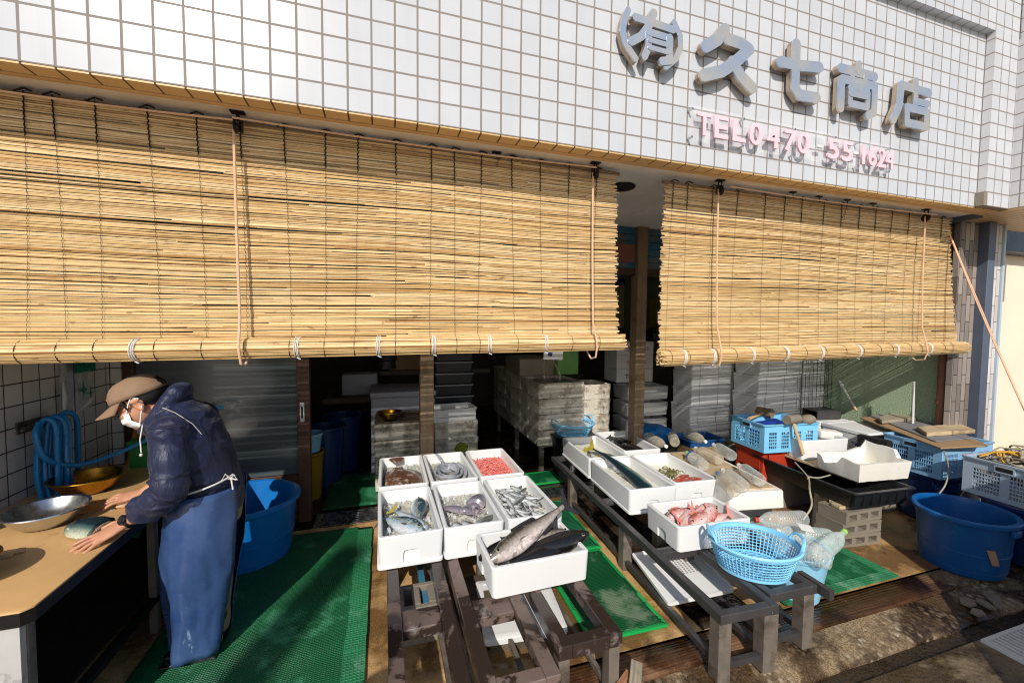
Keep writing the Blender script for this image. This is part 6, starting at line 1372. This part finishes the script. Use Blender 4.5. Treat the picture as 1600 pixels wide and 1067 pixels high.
# rope tangle
b = MB(); r_ = random.Random(8)
for k in range(26):
    pts = [Vector((r_.uniform(-.27, .27), r_.uniform(-.18, .18), r_.uniform(.20, .30)+(.04 if q in (1, 2) else 0))) for q in range(5)]; b.tube(sm(pts, 5), r_.choice((.004, .006, .008)), 6)
single('rope_tangle', b, 'grey_rope', 'tangle of grey brown ropes in the grey blue crate', 'ropes', (5.58, -.40, .405), (0, 0, radians(-4)))
simple('yellow_rope', '#c99a3a', .8, .2, 30, 300, .5, .002)
b = MB()
for k in range(9):
    pts = [Vector((-.25+r_.uniform(-.03, .1), .15+r_.uniform(-.12, .05), .26)), Vector((-.2+r_.uniform(0, .1), .1, .31)), Vector((r_.uniform(-.15, .1), r_.uniform(-.1, .1), .29)), Vector((r_.uniform(-.1, .2), r_.uniform(-.15, .1), .26))]; b.tube(sm(pts, 5), .005, 6)
single('yellow_rope', b, 'yellow_rope', 'frayed yellow ropes on top of the rope tangle', 'ropes', (5.58, -.40, .405), (0, 0, radians(-4)))
b = MB()
for k in range(40): b.ball((r_.uniform(-.26, .26), r_.uniform(-.17, .17), r_.uniform(.12, .22)), (.05, .04, .03), 8, 5)
single('net_heap', b.jitter(.02, 14), 'weedy_cloth', 'dark net heap filling the grey blue crate', 'netting', (5.58, -.40, .405), (0, 0, radians(-4)))
for k, P_ in enumerate(([(1475, 705), (1482, 730), (1478, 755), (1467, 772)], [(1505, 708), (1512, 735), (1508, 762), (1500, 778)])):
    b = MB().tube(sm([tuple(at(u, v, y=-.06-.06*k)) for u, v in P_]), .005, 6); single('hanging_string', b, 'grey_rope', ['pale cord hanging down the front of the pale blue crate', 'pale cord hanging at the corner of the rope crate'][k], 'cord')
# poles by the green wall
p0, p1 = at(1335, 636, y=1.05), at(1298, 572, y=1.42); b = MB().tube([p0, p0.lerp(p1, .5)], .011, 8); b.tube([p0.lerp(p1, .501), p1+(p1-p0)*.15], .013, 8)
T = thing('mop', 'white handled mop leaning on the green wall', 'mop', (0, 0, 0)); part('handle', b, 'white_plastic', T); part('tip', MB().tube([p0-(p1-p0)*.08, p0-(p1-p0)*.001], .012, 8), 'handle_wood', T); q = p0.lerp(p1, .5); part('collar', MB().ball(q, .02, 10, 6), 'white_plastic', T)
q = at(1427, 650, y=.50); b = MB().tube([(q.x, q.y, q.z-.3), (q.x-.004, q.y, q.z+.0), (q.x-.02, q.y, at(1422, 598, y=.5).z)], .010, 8); b.ball((q.x-.02, q.y, at(1422, 598, y=.5).z), .012, 8, 6); single('white_pole', b, 'white_plastic', 'thin white plastic pole standing behind the weathered boards', 'pole')
# ------------------------------------------------------------------ inside the shop
ME_W = foam_mesh(.44, .34, .165, mat='foam_worn', notch=True, name='foam_box'); ME_WW = foam_mesh(.54, .42, .155, mat='foam_mouldy', long_notch=True, name='foam_box')
gI = 'grimy foam tanks inside the shop'
for k in range(4): fbox(ME_WW, (1.43+.006*(k % 2), 2.12, .03+.157*k), radians(1-k), ['lowest', 'second lowest', 'second highest', 'topmost'][k]+' grimy foam tank of the stack left of the wooden post', gI)
single('dirty_board', MB().box(1.17, 1.69, 1.92, 2.34, .659, .675), 'weedy_cloth', 'dirty brown board on the grimy stack left of the wooden post', 'board')
bowl('metal_bowl', 'brass and steel bowl on the grimy foam stack inside', 'brass_bowl', .105, .075, (1.30, 2.0, .676), 'bowls at the counter')
FZ = thing('chest_freezer', 'pale chest freezer in the gloom behind the grimy stack', 'freezer', (1.45, 2.75, 0)); part('body', MB().box(-.33, .33, -.3, .3, 0, .80).bevel(.02, 3), 'foam_grey', FZ); part('cover', MB().box(-.34, .34, -.31, .31, .801, .86).bevel(.012, 2), 'foam_grey', FZ)
ST = thing('small_stand', 'low grimy wooden stand under the mossy tank', 'stand', (1.93, 2.13, 0)); part('top', MB().box(-.2, .2, -.17, .17, .27, .295), 'weedy_cloth', ST)
for sx in (-1, 1):
    for sy in (-1, 1): part('leg', MB().box(sx*.17-.025, sx*.17+.025, sy*.14-.025, sy*.14+.025, 0, .2695), 'leg_steel', ST)
fbox(ME_W, (1.93, 2.13, .296), 0, 'black moulded foam tank with moss under the white basket', gI); fbox(ME_W, (1.92, 2.12, .462), radians(2), 'grey foam tank carrying the white plastic basket', gI)
b = MB().ball((0, 0, 0), (.07, .02, .045), 12, 8).jitter(.02, 25); single('moss_tuft', b, 'moss', 'tuft of yellow green moss on the black foam tank', 'moss', (1.97, 1.955, .37))
crate('white_basket', 'white plastic lattice basket on the grey foam tank', .42, .28, .11, (1.90, 2.10, .629), radians(4), 'white_plastic', None, (1, 1), 5, 18, .006)
BCR = None
for k in range(7):
    lab = 'black fish crate in the stack behind the white basket'
    T = thing('black_crate', lab, 'crate', (1.98+.008*(k % 2), 2.62, .55+.125*k), radians((k % 3)-1), 'stacked black crates inside') if BCR is None else dup(BCR, (1.98+.008*(k % 2), 2.62, .55+.125*k), radians((k % 3)-1), lab)
    if BCR is None:
        BCR = T; part('shell', MB().rrect([(.40, .30, .02, 0), (.42, .32, .02, .10), (.45, .35, .02, .102), (.45, .35, .02, .115), (.41, .31, .02, .115), (.39, .29, .02, .012)]), 'black_crate', T); part('band', MB().box(-.21, .21, -.1795, -.1765, .103, .113), 'foam_grey', T)
single('side_table', MB().box(1.74, 2.22, 2.42, 2.82, .50, .549).bevel(.004, 1), 'leg_steel', 'metal table top under the stacked black crates', 'table')
# row of tanks at right
ME_T = foam_mesh(.54, .60, .165, mat='foam_worn', long_notch=True, name='foam_tank'); ME_T2 = foam_mesh(.34, .40, .165, mat='foam_worn', name='foam_tank')
names = ['front', 'middle', 'rear']; lv = ['lowest', 'second', 'third', 'topmost']
for j in range(3):
    for k in range(4): 
        o = fbox(ME_T, (3.07, 2.31+.62*j, .29+.168*k), radians(((j*4+k) % 3-1)*.7), f'{lv[k]} foam tank of the {names[j]} stack behind the ice basket', gI)
for k in range(4): fbox(ME_T2, (3.515, 2.24, .25+.168*k), radians(k-1), f'{lv[k]} foam tank of the narrow stack between the ice basket and the post', gI)
b = MB().box(2.82, 3.32, 2.04, 3.8, .27, .289)
for y in (2.06, 2.9, 3.74):
    for x in (2.84, 3.27): b.box(x, x+.05, y, y+.05, 0, .2695)
single('tank_bench', b, 'leg_steel', 'steel bench under the long row of foam tanks', 'bench'); single('low_pallet', MB().box(3.34, 3.69, 2.06, 2.42, 0, .249), 'weedy_cloth', 'low platform under the narrow stack of tanks', 'platform')
bed(.49, .55, (3.07, 2.31, .93), 0, 'dark_water', 'dark water in the front tank', 'water', 'tank_water', .003, 2, 16)
b = MB()
for pts in ([(2.98, 2.3, .9), (2.97, 2.28, 1.0), (3.0, 2.35, 1.1), (3.05, 2.5, 1.3)], [(3.12, 2.25, .9), (3.14, 2.22, 1.0), (3.10, 2.3, 1.15), (3.08, 2.5, 1.3)]): b.tube(sm(pts), .010, 8)
single('air_hose', b, 'murky_pet', 'pair of thin hoses rising from the front tank', 'hose')
b = MB()
for k in range(14): b.box(-.22+.004*(k % 3), .22+.004*(k % 2), -.3, .3, k*.014, k*.014+.012)
single('flat_cartons', b, 'paper_stack', 'stack of flattened brown cartons on the middle tanks', 'cartons', (3.02, 2.95, .965))
single('green_box', MB().box(-.14, .14, -.18, .18, 0, .30).bevel(.008, 2), 'green_box', 'light green plastic box on the tanks by the flattened cartons', 'box', (3.40, 2.75, .97))
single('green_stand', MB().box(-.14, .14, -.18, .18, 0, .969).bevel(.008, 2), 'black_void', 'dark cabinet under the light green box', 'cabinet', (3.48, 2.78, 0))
b = MB().box(-.09, .09, -.002, .002, 0, .09); o = single('hanging_sign', b, 'white_plastic', 'small white plate hanging under the wide blind over the tanks', 'sign', tuple(at(864, 562, y=1.3)), (0, .06, 0)); 
part('mark', MB().box(-.05, -.01, -.003, -.0021, .03, .06), 'print_navy', o)
WB = None
for k in range(3):
    T = thing('printed_carton', ['lowest', 'middle', 'topmost'][k]+' white carton with red lettering by the wooden post', 'carton', (4.28, 2.62, .86+.172*k), radians(-2), 'white cartons with red lettering')
    part('carton', MB().box(-.26, .26, -.16, .16, 0, .17).bevel(.006, 1), 'foam', T)
    me = txt('サムレレ' if k else 'Thanks', .075, .0006, 'print_red' if k else 'print_black'); o = part('lettering', me, 'print_red' if k else 'print_black', T); o.location = (-.14, -.1612, .05); o.rotation_euler = (pi/2, 0, 0)
    if k == 2:
        me = txt('55', .06, .0006, 'print_black'); o = part('side_lettering', me, 'print_black', T); o.location = (.13, -.1612, .06); o.rotation_euler = (pi/2, 0, 0)
for k in range(4): fbox(ME_ST, (4.42, 2.55, .03+.205*k), radians(-3+k), ['lowest', 'second lowest', 'second highest', 'topmost'][k]+' grey foam box under the cartons with red lettering', 'foam boxes behind the wooden post')
single('blue_bag', MB().ball((0, 0, 0), (.30, .16, .13), 20, 10).jitter(.06, 7), 'blue_tub', 'crumpled blue sheet beside the foot of the right wooden post', 'sheet', (4.02, 1.80, .36)); single('support_crate', MB().box(3.78, 4.28, 1.66, 1.98, 0, .27), 'dark_bin', 'black box under the crumpled blue sheet', 'box')
# behind the open door
def bin_(lab, x, y, r, h, mt, grp='bins inside the doorway'):
    T = thing('waste_bin', lab, 'bin', (x, y, 0), 0, grp); part('shell', MB().lathe([(.001, .01), (r*.82, .01), (r*.97, h), (r*1.08, h+.004), (r*1.08, h-.02), (r*1.0, h-.03), (r*.85, 0), (.001, 0)], 28), mt, T); return T
bin_('yellow bin just inside the doorway', .60, 2.05, .12, .42, 'yellow_bin'); bin_('blue bin behind the yellow bin', .70, 2.4, .17, .56, 'navy_bin'); bin_('blue bin farther back inside the doorway', .82, 2.8, .19, .58, 'navy_bin'); bin_('pale blue bucket on the yellow bin', .60, 2.05, .11, .16, 'pale_bucket'); bpy.data.objects['waste_bin.004' if 'waste_bin.004' in bpy.data.objects else 'waste_bin'].location.z = .425
single('cool_chest', MB().box(-.2, .2, -.15, .15, 0, .25).bevel(.02, 3), 'foam_grey', 'pale cool chest on a table deep inside the doorway', 'cool box', (.98, 3.3, .72)); single('back_table', MB().box(.6, 1.5, 3.0, 3.6, .66, .719), 'dark_wall', 'dark table deep inside the doorway', 'table'); single('back_carton', MB().box(-.3, .3, -.2, .2, 0, .22).bevel(.006, 1), 'cardboard', 'brown carton deep inside above the freezer', 'carton', (1.62, 3.6, .98)); single('back_shelf', MB().box(1.2, 2.6, 3.3, 3.9, .93, .979), 'dark_wall', 'dark shelf under the brown carton', 'shelf')
single('hat_stack', MB().lathe([(.001, 0), (.16, 0), (.15, .1), (.17, .11), (.16, .2), (.001, .2)], 24), 'black_crate', 'dark round pots stacked deep inside the shop', 'pots', (1.28, 3.5, 1.0)); single('white_rolls', MB().tube([(-.2, 0, .08), (.2, 0, .08)], .08, 16), 'foam_grey', 'pale roll lying on the shelf deep inside the shop', 'roll', (2.2, 3.6, .98))
# fish head on the counter
T = thing('fish_head', 'dark green fish piece lying on the counter beside the near hand', 'fish', (.005, .235, ZC+.03), (radians(80), 0, radians(160)))
b = MB().rings([[Vector((x, t*sin(q), a*cos(q))) for q in [2*pi*k/16 for k in range(16)]] for x, a, t in ((-.075, .045, .02), (-.07, .062, .03), (-.03, .068, .034), (.02, .06, .032), (.055, .042, .025), (.085, .012, .008))]); part('body', b, 'mahi_skin', T); part('cut_face', MB().ball((-.076, 0, 0), (.003, .019, .043), 12, 8), 'offal', T); part('eye', MB().ball((.045, .024, .012), (.009, .004, .009), 10, 6), 'eye_black', T)
# ------------------------------------------------------------------ out of the frame, towards the road: what shades the scene
CARB = thing('added_shade_car', 'added car-shaped shade caster, out of view to the right of the shop front', 'car', (0, 0, -.05))  # added unseen blocker, its slanted front shaped to cut the shade edge
pl = [(3.62, .2), (3.60, .42), (3.846, .72), (4.087, 1.04), (4.15, 1.36), (4.28, 1.56), (6.6, 1.58), (6.95, 1.0), (7.0, .25)]
part('body', MB().prism(pl, -3.1, -1.62, 'XZ').bevel(.05, 3), 'white_plastic', CARB); part('windshield', MB().prism([(4.085, 1.07), (4.145, 1.35), (4.135, 1.352), (4.075, 1.072)], -2.95, -1.77, 'XZ'), 'watch_face', CARB)
for x in (4.2, 6.3):
    for y in (-1.68, -3.04): part('wheel', MB().lathe([(.001, -.09), (.25, -.09), (.28, -.05), (.28, .05), (.25, .09), (.001, .09)], 24).xform(Matrix.Translation((x, y, .28)) @ Matrix.Rotation(pi/2, 4, 'X')), 'black_rubber', CARB)
W_ = thing('person', 'standing onlooker in dark clothes beside the camera, out of the picture', 'person', (.52, -2.12, -.05))
b = MB(); b.ball((0, 0, 1.68), (.085, .10, .12), 14, 10); b.tube([(0, 0, 1.58), (0, 0, 1.48)], [.055, .07], 12); b.tube([(0, 0, 1.46), (0, 0, 1.25), (0, 0, 1.0), (0, 0, .85)], [.17, .17, .15, .16], 16)
for sx in (-1, 1): b.tube([(sx*.20, 0, 1.42), (sx*.25, .02, 1.15), (sx*.22, .10, .92)], [.06, .048, .035], 10); b.tube([(sx*.09, 0, .86), (sx*.1, .02, .48), (sx*.1, 0, .05)], [.095, .07, .05], 12); b.ball((sx*.1, .06, .05), (.05, .13, .05), 10, 6)
part('body', remesh(b, 'body', 'navy_nylon', .025, 3), 'navy_nylon', W_)
